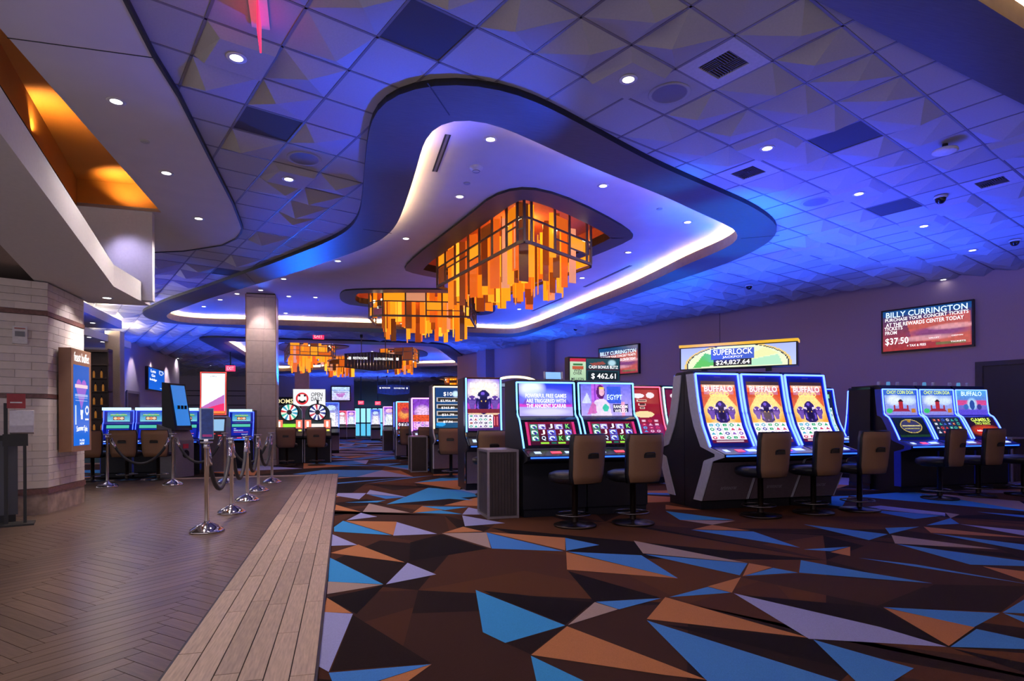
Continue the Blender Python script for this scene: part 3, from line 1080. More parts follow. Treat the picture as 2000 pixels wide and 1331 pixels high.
wr = wallbox('wall_right', WP(22), WP(-9), 0, 5.2, .2, M_wall, 'long lilac grey wall carrying two screens')
wallbox('wall_blocker_behind', (20, -1.5), (1.5, -2.5), 0, 5.2, .2, M_wall, 'unseen lilac wall added behind the viewer on the right to block light')  # added out of view to keep ambient light off the right side
wallbox('wall_blocker_side', WP(-8.9), (20, -1.5), 0, 5.2, .2, M_wall, 'unseen lilac wall added on the right to block light')  # added out of view, closes the right side against ambient light
# pilasters and panel seams
for s0, s1, dp in ((14.8, 15.8, .45), (18.9, 19.6, .5)):
    MB().prism([WP(s0), WP(s1), WP(s1, dp), WP(s0, dp)], 0, ZC + .02).build('pilaster', mat('pale_wall_covering', (0.40, 0.35, 0.42), 0.8), wr)
MB().prism([WP(7.27, .004), WP(7.285, .004), WP(7.285, -.02), WP(7.27, -.02)], 0.1, ZC).build('panel_joint', M_black, wr)
MB().prism([WP(-9, .02), WP(22, .02), WP(22, -.02), WP(-9, -.02)], 0, .14).build('baseboard', M_black, wr)
dr = empty('door_1')
tag(dr, 'dark brown double door at the end of the lilac wall', None, kind='structure')
M_door = mat('dark_walnut_door', (0.035, 0.026, 0.028), 0.5, var=0.15, scale=4, stretch=(1, 1, .1))
MB().prism([WP(-1.3, .05), WP(0.70, .05), WP(0.70, -.05), WP(-1.3, -.05)], 0, 2.36).build('door_leaf', M_door, dr)
M_jamb = mat('door_casing', (0.06, 0.045, 0.05), 0.5)
MB().prism([WP(0.70, .08), WP(0.84, .08), WP(0.84, -.05), WP(0.70, -.05)], 0, 2.46).build('door_casing', M_jamb, dr)
MB().prism([WP(-1.4, .08), WP(0.70, .08), WP(0.70, -.05), WP(-1.4, -.05)], 2.36, 2.46).build('door_casing', M_jamb, dr)

M_bluewall = mat('slate_blue_wall', (0.48, 0.45, 0.52), 0.8, var=0.03)
M_farwall = mat('plum_wall', (0.34, 0.30, 0.38), 0.8, var=0.04)
lw0, lw1 = Vector(at(225, 655, ZC)), Vector(at(350, 702, ZC))
ld = (lw1 - lw0).normalized()
wl = wallbox('wall_left', lw0 - ld * 0.2, lw1, 0, 4.6, .3, M_bluewall, 'blue grey wall with downlight scallops behind the left machines')
wallbox('wall_left_return', lw0 - ld * .2, lw0 - ld * .2 + Vector((-8, 1.5)), 0, 4.6, .2, M_bluewall, 'blue grey wall return beside the tan column')
wb = wallbox('wall_back', (-30, 46.3), onv(691, 700, 46.0)[:1] + (46.0,), 0, 4.6, .4, M_farwall, 'plum coloured back wall behind the wheel machines')
for zz in (2.35, 3.0, 3.35):
    MB().box(-20, 46.0 - .02, zz, -6.0, 46.26, zz + .05).build('wall_reveal', M_black, wb)
wfz = wallbox('wall_far', (-2, 50.0), (16, 50.0), 0, 4.6, .3, mat('navy_far_wall', (0.10, 0.13, 0.22), 0.8), 'navy wall at the far end with glass doors')

# ================================================================ OBJECTS
# ---- brick pillar on the left ------------------------------------------
M_brick = mat('white_glazed_brick', (0.70, 0.62, 0.565), 0.45, var=0.06, scale=12, island=0.07)
M_mortar = mat('pale_mortar', (0.60, 0.52, 0.47), 0.9)
M_rose = mat('rose_stone_band', (0.16, 0.075, 0.065), 0.35, var=0.35, scale=25)
M_marble = mat('veined_stone_base', (0.33, 0.24, 0.19), 0.3, var=0.45, scale=7)
PA, PB, PC = Vector((-5.35, 8.44)), Vector((-3.75, 9.17)), Vector((-3.75, 10.33))
pil = empty('entry_pillar', (PB.x, PB.y, 0))
tag(pil, 'white brick pillar with rose stone bands carrying the buffet sign', 'pillar')
PLO = [(-5.35 + 3.75, 8.44 - 9.17), (0, 0), (0, 1.16), (-1.6, 1.16)]


def grow(poly, d):
    return offset_poly_sharp(poly, d)


def offset_poly_sharp(pts, d):
    n = len(pts)
    A = sum(pts[i][0] * pts[(i + 1) % n][1] - pts[(i + 1) % n][0] * pts[i][1] for i in range(n))
    s = 1 if A > 0 else -1
    out = []
    for i in range(n):
        p, q, r = Vector(pts[i - 1]), Vector(pts[i]), Vector(pts[(i + 1) % n])
        e1, e2 = (q - p).normalized(), (r - q).normalized()
        n1, n2 = Vector((e1.y, -e1.x)) * s, Vector((e2.y, -e2.x)) * s
        b = (n1 + n2).normalized()
        out.append(tuple(q + b * (d / max(.3, b.dot(n1)))))
    return out


MB().prism(offset_poly_sharp(PLO, -.03), 0, 3.04).build('core', M_mortar, pil)
MB().prism(PLO, 0, .27).build('stone_base', M_marble, pil)
for z0, z1, gr in ((.27, .345, .012), (1.52, 1.575, .008), (2.60, 2.66, .010)):
    MB().prism(offset_poly_sharp(PLO, gr), z0, z1).build('stone_band', M_rose, pil)
brick_me = {}
rs = random.Random(3)


def brick(parent, a, d, n, L, z, H, T=.03):
    key = (round(L, 3), round(H, 3))
    if key not in brick_me:
        brick_me[key] = MB().box(0, -T, 0, L, 0, H).mesh('brick', M_brick)
    o = link('brick', brick_me[key], parent)
    o.location = (a[0] + n[0] * rs.uniform(-.0015, .0015), a[1] + n[1] * rs.uniform(-.0015, .0015), z)
    o.rotation_euler = (0, 0, math.atan2(d[1], d[0]))


def course_fill(parent, a, b, zs, L0, H, pitch):
    a, b = Vector(a), Vector(b)
    d = (b - a).normalized()
    n = Vector((d.y, -d.x))
    tot = (b - a).length
    for ci, (z, hh) in enumerate(zs):
        x = 0.0 if ci % 2 == 0 else -L0 / 2
        while x < tot - .01:
            x0, x1 = max(0, x), min(tot, x + L0 - .004)
            if x1 - x0 > .03:
                p = a + d * x0
                # mesh extends to -y of its own frame; shift so the face is proud
                brick(parent, (p.x - n.x * .03 + n.x * .03, p.y), d, n, round(x1 - x0, 3), z, hh)
            x += L0


zs = []
for z0, z1 in ((.35, 1.515), (1.58, 2.595), (2.665, 3.035)):
    k = round((z1 - z0) / .098)
    for i in range(k):
        zs.append((z0 + (z1 - z0) * i / k, round((z1 - z0) / k - .004, 4)))
fa = Vector((0, 0)) + (Vector(PLO[0]) - Vector((0, 0))).normalized() * 1.02
course_fill(pil, (fa.x, fa.y + .028), (0, .028), zs, .34, .09, .098)
# right face (bricks look towards +x)
course_fill(pil, (-.0, 0.0), (-.0, 1.16), zs, .34, .09, .098)
for ch in [c for c in pil.children if c.name.startswith('brick')]:
    if abs(ch.rotation_euler.z - PI / 2) < .01:
        ch.location.x = -.028
        ch.location.y = ch.location.y
# white alarm strobe on the brick
M_plastic = mat('white_plastic', (0.72, 0.70, 0.70), 0.4)
al = empty('alarm_strobe', (-4.0, 9.05, 2.32), math.atan2(.73, 1.6))
tag(al, 'small white alarm strobe box on the brick pillar', 'alarm')
MB().box(-.075, -.05, -.11, .075, .005, .11).build('housing', M_plastic, al)
MB().box(-.05, -.062, -.02, .05, -.05, .045).build('lens', mat('grey_lens', (0.2, 0.2, 0.22), 0.2), al)
MB().box(-.055, -.056, .075, .055, -.05, .09).build('label_strip', mat('red_print', (0.4, .12, .1), 0.5), al)

# buffet sign box on the pillar side
sg = empty('buffet_sign', (-3.72, 9.42, .80))
tag(sg, 'tall bronze sign box reading feast buffet with a blue screen', 'sign')
M_bronze = mat('bronze_panel', (0.30, 0.155, 0.09), 0.45, var=0.08, scale=6)
MB().box(0, 0, 0, .15, .66, 1.42).build('case', M_bronze, sg)
pic = Pic(40, 92, '1560c8', '0f6ae0')
pic.ell(.33, .26, .17, .085, 'b06ad8').ell(.67, .26, .17, .085, 'b06ad8').poly([(.15, .28), (.85, .28), (.5, .55)], '9a6ad8')
pic.rect(.1, .24, .92, .285, 'f6d8e6').rect(.08, .36, .92, .385, 'c8d8ff', .6).rect(.1, .40, .9, .415, 'c8d8ff', .5).rect(.12, .43, .88, .445, 'c8d8ff', .5)
pic.poly([(.42, .56), (.6, .56), (.57, .68), (.45, .68)], 'f0f4ff').ring(.86, .56, .13, .06, .55, 'e8f0ff').rect(.1, .5, .16, .74, 'cfe6ff').rect(.72, .66, .95, .69, 'ffffff')
me = pic.mesh('screen', lambda s, t: (.152, .06 + .53 * s, .08 + 1.12 * t), 1.0)
link('screen', me, sg)
M_letter = glow('white_letters', (1, 1, 1), 1.5)
letters('feast buffet', .50, .13, lambda a, b: (.156, .33 + a, 1.31 + b), M_letter, sg)
letters('Summer Spin', .36, .10, lambda a, b: (.156, .33 + a, .30 + b + .12 * (.03 - a * a) * 4), M_letter, sg)
letters('to play', .16, .05, lambda a, b: (.156, .33 + a, .15 + b), M_letter, sg)
letters('NOW', .14, .035, lambda a, b: (.156, .33 + a, .106 + b), M_letter, sg)

# hand sanitizer stand and host counter at the left edge
st = empty('sanitizer_stand', (-3.72, 8.27, 0.0095), .35)
tag(st, 'black floor stand with white dispenser and red sign', 'dispenser')
MB().box(-.19, -.16, 0, .19, .16, .02).build('base_plate', M_black, st)
MB().box(-.09, -.02, .02, -.055, .02, 1.42).build('post', M_black, st)
MB().box(.085, -.02, .02, .115, .02, .98).build('post', M_black, st)
MB().box(-.10, -.035, .92, .13, .03, 1.06).build('drip_tray', M_black, st)
MB().prof([(-.12, 1.08), (-.13, 1.16), (-.10, 1.33), (-.02, 1.34), (-.02, 1.06)], -.03, .19).build('dispenser', mat('clear_white_plastic', (0.62, 0.6, 0.68), 0.25), st)
MB().box(-.06, -.03, 1.36, .11, .0, 1.53).build('notice', mat('red_notice', (0.35, 0.03, 0.04), 0.5), st)
MB().box(-.03, -.032, 1.42, .08, -.03, 1.435).build('notice_line', M_plastic, st)
hc = empty('host_counter', (-4.21, 8.42, 0.0095), math.atan2(.73, 1.6))
tag(hc, 'dark grey panelled host counter cut by the left edge', 'counter')
M_slate = mat('slate_laminate', (0.055, 0.058, 0.075), 0.4, var=0.3, scale=5, stretch=(1, 1, .2))
MB().box(-.5, -.16, .1, .42, .16, .98).build('cabinet', M_slate, hc)
MB().box(-.53, -.18, .98, .45, .18, 1.04).build('counter_top', M_black, hc)
MB().box(-.48, -.14, 0, .40, .14, .1).build('plinth', M_black, hc)

# ---- stone column -----------------------------------------------------------
cx0, cy0 = at(481, 911, 0)
cx1, _ = at(538, 911, 0)
cw = cx1 - cx0
cn = empty('stone_column', (cx0, cy0, 0))
tag(cn, 'square pink stone column standing beyond the rope barrier', 'column')
M_stone = mat('pink_limestone', (0.52, 0.41, 0.38), 0.6, var=0.08, scale=9, island=0.05)
MB().box(.02, .02, 0, cw - .02, .70, ZR).build('core', M_black, cn)
z = 0.16
MB().box(0, 0, 0, cw, .72, .155).build('plinth', M_stone, cn)
row = 0
while z < ZR - .05:
    hgt = .86 if row % 2 == 0 else .33
    z1 = min(z + hgt, ZR - .03)
    sp = cw * (.62 + .012 * row)
    sp = cw * (.42 + .035 * row)
    MB().box(.015, -.0, z + .004, sp - .003, .03, z1 - .004).build('stone_panel', M_stone, cn)
    MB().box(sp + .003, -.0, z + .004, cw - .015, .03, z1 - .004).build('stone_panel', M_stone, cn)
    MB().box(cw - .03, .02, z + .004, cw, .70, z1 - .004).build('stone_panel', M_stone, cn)
    MB().box(0, .02, z + .004, .03, .70, z1 - .004).build('stone_panel', M_stone, cn)
    z = z1
    row += 1
MB().box(-.004, -.004, .155, .014, .02, ZR - .03).box(cw - .014, -.004, .155, cw + .004, .02, ZR - .03).build('corner_trim', M_bronze, cn)
c2 = empty('far_stone_column', (*at(576, 868, 0), 0))
tag(c2, 'pale column behind the white open daily sign', 'column')
MB().box(0, 0, 0, .72, .7, 2.3).build('lower_shaft', M_stone, c2)
MB().box(0, 0, 2.304, .72, .7, 3.4).build('middle_shaft', M_stone, c2)
MB().box(0, 0, 3.404, .72, .7, ZR).build('upper_shaft', M_stone, c2)

# ---- rope barrier -----------------------------------------------------------
M_chrome = mat('polished_chrome', (0.72, 0.70, 0.72), 0.08, metal=1.0, var=0.02)
M_rope = mat('black_rope', (0.015, 0.015, 0.022), 0.55, bump=0.4, scale=80)
SP = [(-1.44, 7.16), (-1.42, 8.54), (-1.41, 9.78), (-1.42, 11.09), (-1.36, 12.57), (-2.23, 12.72), (-3.13, 12.66), (-4.21, 12.62)]
s0 = empty('stanchion')
MB().lathe([(.001, 0), (.178, 0), (.178, .012), (.165, .03), (.12, .062), (.06, .09), (.034, .10), (.03, .115)], 28).build('base', M_chrome, s0, True)
MB().lathe([(.024, .10), (.024, .90), (.03, .90), (.03, .955), (.001, .956)], 18).build('post', M_chrome, s0, True)
MB().lathe([(.001, .958), (.062, .958), (.066, .966), (.062, .974), (.02, .978), (.001, .979)], 18).build('cap', M_chrome, s0, True)
MB().tube([(0.03 * math.cos(a), .03 * math.sin(a), .915) for a in [i * PI / 6 for i in range(12)]], .008, 6, closed=True).build('rope_collar', M_chrome, s0, True)
SL = ['nearest chrome stanchion holding the small blue notice frame', 'second chrome stanchion of the row along the plank border', 'third chrome stanchion of the row along the plank border',
      'fourth chrome stanchion of the row along the plank border', 'chrome corner stanchion at the far end of the plank border', 'far row chrome stanchion right in front of the red framed kiosk',
      'far row chrome stanchion in front of the dark blue-screen kiosk', 'far row chrome stanchion beside the brick pillar']
for k, (x, y) in enumerate(SP):
    o = s0 if k == 0 else copy_tree(s0)
    o.location = (x, y, 0.0115 if k else 0.0115)
    tag(o, SL[k], 'stanchion', 'chrome rope stanchions')
links = [(0, 1), (1, 2), (2, 3), (3, 4), (4, 5), (5, 6), (6, 7)]
RLB = ['black rope slung from the nearest stanchion to the second', 'black rope slung from the second stanchion to the third', 'black rope slung from the third stanchion to the fourth', 'black rope slung from the fourth stanchion to the corner one',
       'black rope slung from the corner stanchion to the kiosk', 'black rope slung below the red framed kiosk', 'black rope slung across the left far gap']
for q, (a, b) in enumerate(links):
    A, B = Vector((*SP[a], .905)), Vector((*SP[b], .905))
    d = (B - A).normalized()
    A2, B2 = A + d * .06, B - d * .06
    Lh = (B2 - A2).length
    sag = .50 if q < 5 else .48
    pts = []
    for i in range(19):
        t = i / 18
        p = A2.lerp(B2, t)
        p.z -= sag * (1 - (2 * t - 1) ** 2) ** .8
        pts.append(p)
    r_ = empty('barrier_rope', tuple(A2))
    tag(r_, RLB[q], 'rope', 'black barrier ropes')
    rp_ = MB().tube([p - A2 for p in pts[1:-1]], .025, 8).build('rope', M_rope, r_, True)
    for e_ in (0, 1):
        p, p2 = (pts[0], pts[1]) if e_ == 0 else (pts[-1], pts[-2])
        MB().tube([p - A2, p2 - A2, (p2 - A2) + (p2 - p) * .25], .028, 8).build('rope_ferrule', M_chrome, rp_, True)
# little notice frame on the nearest stanchion
nf = empty('notice_frame', (-1.44, 7.14, .99), .12)
tag(nf, 'narrow blue notice in a clear frame above the nearest stanchion', 'notice')
MB().box(-.02, -.02, 0, .02, .02, .025).build('clamp', M_chrome, nf)
MB().box(-.065, -.008, .02, .075, .008, .36).build('frame', mat('clear_acrylic_edge', (0.35, 0.45, 0.6), 0.15), nf)
MB().box(-.045, -.011, .03, .07, -.008, .35).build('notice_sheet', mat('navy_print', (0.02, 0.06, 0.28), 0.4, var=.3, scale=30), nf)
MB().box(-.035, -.0125, .05, .06, -.011, .075).build('notice_line', mat('pink_print', (0.5, 0.05, 0.3), 0.5), nf)

# ---- waste cabinets ---------------------------------------------------------
M_slat = mat('dark_ribbed_wood', (0.045, 0.032, 0.034), 0.45, var=0.2, scale=6)
M_alu = mat('brushed_aluminium', (0.42, 0.38, 0.42), 0.35, metal=0.8)
wc = empty('waste_cabinet', (1.88, 7.43, 0))
w2, d2, hh = .185, .28, .84
MB().box(-w2 + .012, -d2 + .012, .02, w2 - .012, d2 - .012, hh - .02).build('body', M_slat, wc)
for k in range(9):
    x = -w2 + .03 + k * (2 * w2 - .06) / 8
    MB().box(x - .016, -d2 + .004, .05, x + .016, -d2 + .013, hh - .05).build('slat', M_slat, wc)
for k in range(13):
    y = -d2 + .03 + k * (2 * d2 - .06) / 12
    MB().box(-w2 + .004, y - .016, .05, -w2 + .013, y + .016, hh - .05).build('slat', M_slat, wc)
f_ = MB()
for sx in (-1, 1):
    for sy in (-1, 1):
        f_.box(sx * w2 - .013, sy * d2 - .013, 0, sx * w2 + .013, sy * d2 + .013, hh)
for zz in (.015, hh - .013):
    for sy in (-1, 1):
        f_.box(-w2, sy * d2 - .013, zz - .013, w2, sy * d2 + .013, zz + .013)
    for sx in (-1, 1):
        f_.box(sx * w2 - .013, -d2, zz - .013, sx * w2 + .013, d2, zz + .013)
f_.build('edge_frame', M_alu, wc)
MB().box(-w2, -d2, hh - .01, w2, d2, hh + .004).build('top_plate', M_alu, wc)
tag(wc, 'nearest dark ribbed waste cabinet beside the two scarab machines', 'cabinet', 'ribbed waste cabinets along the aisle')
for x, y, lb in ((1.70, 14.45, 'ribbed waste cabinet in front of the purple machine'), (1.70, 24.6, 'small far ribbed waste cabinet on the right of the aisle'), (-.45, 26.5, 'small far ribbed waste cabinet on the left of the aisle'), (12.0, 8.6, 'pink lit waste cabinet beside the rightmost machine trio')):
    o = copy_tree(wc)
    o.location = (x, y, 0)
    tag(o, lb)

# ---- chairs -----------------------------------------------------------------
M_tan = mat('tan_vinyl', (0.25, 0.132, 0.070), 0.5, var=0.05, scale=90, bump=0.05)
M_vinyl = mat('black_vinyl', (0.012, 0.012, 0.017), 0.34, var=0.1, spec=.35)
M_steel = mat('dark_bronze_metal', (0.075, 0.06, 0.055), 0.3, metal=1.0)
M_slotd = mat('handle_black', (0.008, 0.008, 0.01), 0.4)


def make_chair():
    r = empty('slot_chair')
    MB().lathe([(.001, 0), (.24, 0), (.245, .012), (.235, .022), (.06, .04), (.035, .05)], 26).build('base', M_steel, r, True)
    MB().lathe([(.034, .04), (.034, .50), (.06, .50), (.06, .53), (.001, .531)], 16).build('post', M_steel, r, True)
    ring_ = [(.2 * math.cos(a), .2 * math.sin(a) + .03, .13) for a in [i * PI / 12 for i in range(24)]]
    MB().tube(ring_, .009, 6, closed=True).tube([(-.2, .03, .13), (0, 0, .13), (.2, .03, .13)], .009, 6).build('foot_ring', mat('worn_steel', (.22, .21, .22), .25, metal=1.0), r, True)
    # rounded seat
    prof = [(.001, .485), (.20, .485), (.265, .51), (.285, .55), (.275, .595), (.22, .615), (.001, .62)]
    st_ = MB().lathe(prof, 28)
    st_.v = [(x * 1.0, y * .98 + .03, z) for x, y, z in st_.v]
    st_.build('seat', M_vinyl, r, True)
    # backrest shell: curved tan board, black cushion to the front
    def shell(y_off, wtop, wbot, z0, z1, th, m, nm, inset=0):
        mb = MB()
        nx, nz = 8, 6
        for side in (0, 1):
            for j in range(nz + 1):
                t = j / nz
                z_ = z0 + (z1 - z0) * t
                hw = (wbot + (wtop - wbot) * t) - (.02 * (1 if j in (0, nz) else 0))
                for i in range(nx + 1):
                    u = i / nx * 2 - 1
                    x_ = u * hw
                    y_ = y_off - .045 * t + .055 * u * u + (th if side else 0)
                    mb.v.append((x_, y_, z_))
        k = (nx + 1) * (nz + 1)
        for j in range(nz):
            for i in range(nx):
                a = j * (nx + 1) + i
                mb.f.append((a, a + 1, a + nx + 2, a + nx + 1))
                mb.f.append((k + a, k + a + nx + 1, k + a + nx + 2, k + a + 1))
        def ed(a, b):
            mb.f.append((a, k + a, k + b, b))
        for i in range(nx):
            ed(i, i + 1)
            ed(nz * (nx + 1) + i + 1, nz * (nx + 1) + i)
        for j in range(nz):
            ed((j + 1) * (nx + 1), j * (nx + 1))
            ed(j * (nx + 1) + nx, (j + 1) * (nx + 1) + nx)
        mb.m = [0] * len(mb.f)
        return mb.build(nm, m, r, True)
    shell(-.27, .25, .225, .50, 1.03, .02, M_tan, 'backrest')
    shell(-.252, .263, .235, .49, 1.045, .05, M_vinyl, 'back_cushion')
    h_ = MB().box(-.075, -.306, .775, .075, -.285, .815)
    bk_ = [c for c in r.children if c.name.startswith('backrest')][0]
    h_.build('handle_slot', M_slotd, bk_)
    MB().tube([(-.07, -.30, .82), (-.05, -.315, .83), (.05, -.315, .83), (.07, -.30, .82)], .009, 6).build('handle', M_slotd, bk_, True)
    MB().bar((-.12, -.12, .515), (-.12, -.24, .54), .05, .02).bar((.12, -.12, .515), (.12, -.24, .54), .05, .02).build('back_bracket', M_steel, r)
    return r


chair0 = make_chair()
CH_ = [(2.53, 6.42, 22, 'first tan-backed chair from the left at the two scarab machines'), (3.23, 6.38, 12, 'second tan-backed chair at the two scarab machines'),
       (4.98, 6.42, 10, 'tan-backed chair at the left of the three curved gold machines'), (5.78, 6.44, 12, 'tan-backed chair at the middle of the three curved gold machines'), (6.52, 6.46, 6, 'tan-backed chair at the right of the three curved gold machines'),
       (8.58, 7.05, 16, 'tan-backed chair at the left machine of the rightmost trio'), (9.42, 7.12, 10, 'tan-backed chair at the middle machine of the rightmost trio'), (10.25, 7.05, 10, 'dark chair cut by the right edge of the picture'),
       (2.27, 9.45, 0, 'tan-backed chair at the tall bison screen machine behind the cabinet'), (2.20, 12.72, -12, 'tan-backed chair at the tall ten dollar machine'), (2.04, 15.3, 0, 'tan-backed chair at the purple lit machine'), (1.84, 18.2, 0, 'tan-backed chair at the far red lit machine'),
       (-1.50, 17.35, 0, 'tan-backed chair at the left wheel machine'), (-.72, 17.35, 0, 'tan-backed chair at the right wheel machine'),
       (-4.92, 13.95, 0, 'leftmost tan-backed chair of the left bank behind the rope'), (-4.30, 13.95, 0, 'middle tan-backed chair of the left bank behind the rope'), (-3.70, 13.86, 0, 'tan-backed chair half hidden by the dark kiosk'), (-2.78, 19.2, 0, 'small tan-backed chair left of the stone column')]
for k, (x, y, a, lb) in enumerate(CH_):
    o = chair0 if k == 0 else copy_tree(chair0)
    o.location = (x, y, 0.003)
    o.rotation_euler = (0, 0, math.radians(a))
    tag(o, lb, 'chair', 'slot machine chairs')

# ---- slot machines ------------------------------------------------------------
M_body = mat('cabinet_black', (0.010, 0.011, 0.018), 0.4, var=0.1, spec=.25)
M_bez = mat('bezel_neon_lit_gloss', (0.02, 0.05, 0.60), 0.2, var=0.05)  # neon light falling on the bezel is put into this blue
M_bezk = mat('bezel_black_gloss', (0.012, 0.013, 0.02), 0.12)
M_trim = mat('silver_side_trim', (0.68, 0.68, 0.76), 0.4)
M_mauve = mat('mauve_base_panel', (0.16, 0.115, 0.135), 0.5)
M_deck = mat('deck_black', (0.015, 0.015, 0.02), 0.2)
N_ice = glow('neon_ice_blue', (0.07, 0.14, 1.0), 6.0, True)
N_aqua = glow('neon_aqua', (0.12, 0.36, 1.0), 4.0, True)
N_blue = glow('neon_blue', (0.06, 0.12, 1.0), 3.0, True)
N_red = glow('neon_red', (1.0, 0.08, 0.16), 3.5, True)
N_mag = glow('neon_magenta', (0.85, 0.25, 1.0), 3.5, True)
N_gold = glow('neon_gold', (1.0, 0.75, 0.4), 3.0, True)
B_red = glow('button_red', (1.0, 0.05, 0.10), 1.6)
B_wht = glow('button_white', (0.5, 0.65, 1.0), 1.4)
B_blu = glow('button_blue', (0.02, 0.10, 1.0), 3.0, True)
B_yel = glow('button_yellow', (0.9, 0.9, 0.1), 1.2)
M_grey = mat('logo_grey', (0.45, 0.42, 0.48), 0.5)


def along(path, t):
    seg = [math.dist(path[i], path[i + 1]) for i in range(len(path) - 1)]
    d = t * sum(seg)
    for i, s in enumerate(seg):
        if d <= s + 1e-9 or i == len(seg) - 1:
            k = d / s
            a, b = path[i], path[i + 1]
            ty, tz = (b[0] - a[0]) / s, (b[1] - a[1]) / s
            return (a[0] + (b[0] - a[0]) * k, a[1] + (b[1] - a[1]) * k), (-tz, ty)
        d -= s


def plen(path):
    return sum(math.dist(path[i], path[i + 1]) for i in range(len(path) - 1))


def on_path(path, x0, x1, t0, t1, off=.006):
    def f(s, t):
        (y, z), (ny, nz) = along(path, t0 + (t1 - t0) * t)
        return (x0 + (x1 - x0) * s, y + ny * off, z + nz * off)
    return f


SCR = {}


def text_on(path, text, t_mid, w, h, m, parent, off=.010, xo=0.0, name='lettering', shear=0):
    L = plen(path)
    for (a_, b_, o_) in SCR.get(parent.name, ()):
        if a_ <= t_mid <= b_ and path[0][1] > .5:
            parent = o_
            break

    def pl(a, b):
        (y, z), (ny, nz) = along(path, min(1, max(0, t_mid + b / L)))
        return (a + xo, y + ny * off, z + nz * off)
    return letters(text, w, h, pl, m, parent, name, shear)


LOW_A = [(.03, 0), (.03, .10), (0, .12), (-.17, .47), (-.24, .64), (-.26, .66), (-.49, .72), (-.49, .755), (-.20, .83)]
BEZ_A = [(-.17, .84), (-.105, .95), (-.01, 1.11), (.06, 1.30), (.11, 1.50), (.145, 1.68), (.17, 1.82)]
LOW_B = [(.03, 0), (.03, .08), (.02, .10), (.02, .66), (-.16, .71), (-.17, .76), (.03, .83)]
BEZ_B = [(.06, .85), (.12, .97), (.20, 1.12), (.25, 1.205), (.29, 1.235), (.34, 1.25), (.365, 1.45), (.385, 1.69)]
LOW_D = [(.05, 0), (.05, .10), (.0, .12), (.0, .66), (-.26, .73), (-.27, .78), (-.02, .92)]
BEZ_D = [(.02, 1.00), (.04, 1.2), (.05, 1.5), (.06, 1.93)]


def machine(name, low, bez, w, depth, ztop, neon, bezm, screens, side=M_trim, base_panel=M_mauve, logo=None, neon_r=.011, buttons=True, neon_parts=('l', 't', 'r'), trimw=.13):
    r = empty(name)
    hw = w / 2
    body = [(y + .004, z) for y, z in low] + [(y + .004, z) for y, z in bez] + [(bez[-1][0] + .06, ztop), (depth, ztop), (depth, 0)]
    MB().prof(body, -hw + .014, hw - .014).build('cabinet', M_body, r)
    # side trims follow the front profile
    front = low[2:] + bez
    for sx in (-1, 1):
        t_ = MB()
        x0, x1 = (-hw, -hw + .014) if sx < 0 else (hw - .014, hw)
        n = len(front)
        vs = []
        for (y, z) in front:
            vs += [(x0, y, z), (x1, y, z), (x0, y + trimw, z), (x1, y + trimw, z)]
        fs = []
        for i in range(n - 1):
            a, b = 4 * i, 4 * i + 4
            fs += [(a, a + 1, b + 1, b), (a + 2, b + 2, b + 3, a + 3), (a, b, b + 2, a + 2), (a + 1, a + 3, b + 3, b + 1)]
        t_.add(vs, fs)
        t_.build('side_trim', side, r)
    MB().sheet(bez, -hw + .014, hw - .014).build('bezel', bezm, r)
    dk = low[-2:]
    MB().sheet([(p[0], p[1] + .004) for p in dk], -hw + .03, hw - .03).build('button_deck', bezm if bezm is M_bez else M_deck, r)  # blue glow on the deck is carried by the bezel colour
    dko = [c for c in r.children if c.name.startswith('button_deck')][0]
    if buttons:
        (ya, za), (yb, zb) = dk
        for (fx, fw, mm) in ((-.62, .10, B_wht), (-.05, .16, B_red), (.45, .22, B_wht)):
            x = fx * hw
            k0, k1 = .30, .62
            vs = [(x - fw * hw, ya + (yb - ya) * k, za + (zb - za) * k + .010) for k in (k0, k1)] + [(x + fw * hw, ya + (yb - ya) * k, za + (zb - za) * k + .010) for k in (k0, k1)]
            MB().add(vs, [(0, 2, 3, 1)]).build('button', mm, dko)
        MB().box(-hw + .04, ya - .004, za - .026, hw - .04, ya + .002, za - .008).build('deck_light', B_blu, dko)
    if base_panel:
        MB().sheet([(low[i][0] - .004, low[i][1]) for i in (2, 3, 4 if len(low) > 8 else 3)], -hw + .02, hw - .02).build('base_panel', base_panel, r)
    if logo:
        p = [(y - .008, z) for y, z in (low[2], low[3])]
        text_on(p, logo, .5, .24, .055, M_grey, r, off=.002)
    L = plen(bez)
    pts = [along(bez, k / 16) for k in range(17)]
    e = hw - .022
    if 'l' in neon_parts:
        MB().tube([(-e, y + ny * .010, z + nz * .010) for (y, z), (ny, nz) in pts], neon_r, 6).build('neon_tube', neon, r, True)
    if 'r' in neon_parts:
        MB().tube([(e, y + ny * .010, z + nz * .010) for (y, z), (ny, nz) in pts], neon_r, 6).build('neon_tube', neon, r, True)
    if 't' in neon_parts:
        (y, z), (ny, nz) = pts[-1]
        MB().tube([(-e, y + ny * .010, z - .002), (e, y + ny * .010, z - .002)], neon_r, 6).build('neon_tube', neon, r, True)
    for (t0, t1, xh, pic, stg) in screens:
        me = pic.mesh('screen', on_path(bez, -xh, xh, t0, t1), stg)
        SCR.setdefault(r.name, []).append((t0, t1, link('screen', me, r)))
    return r


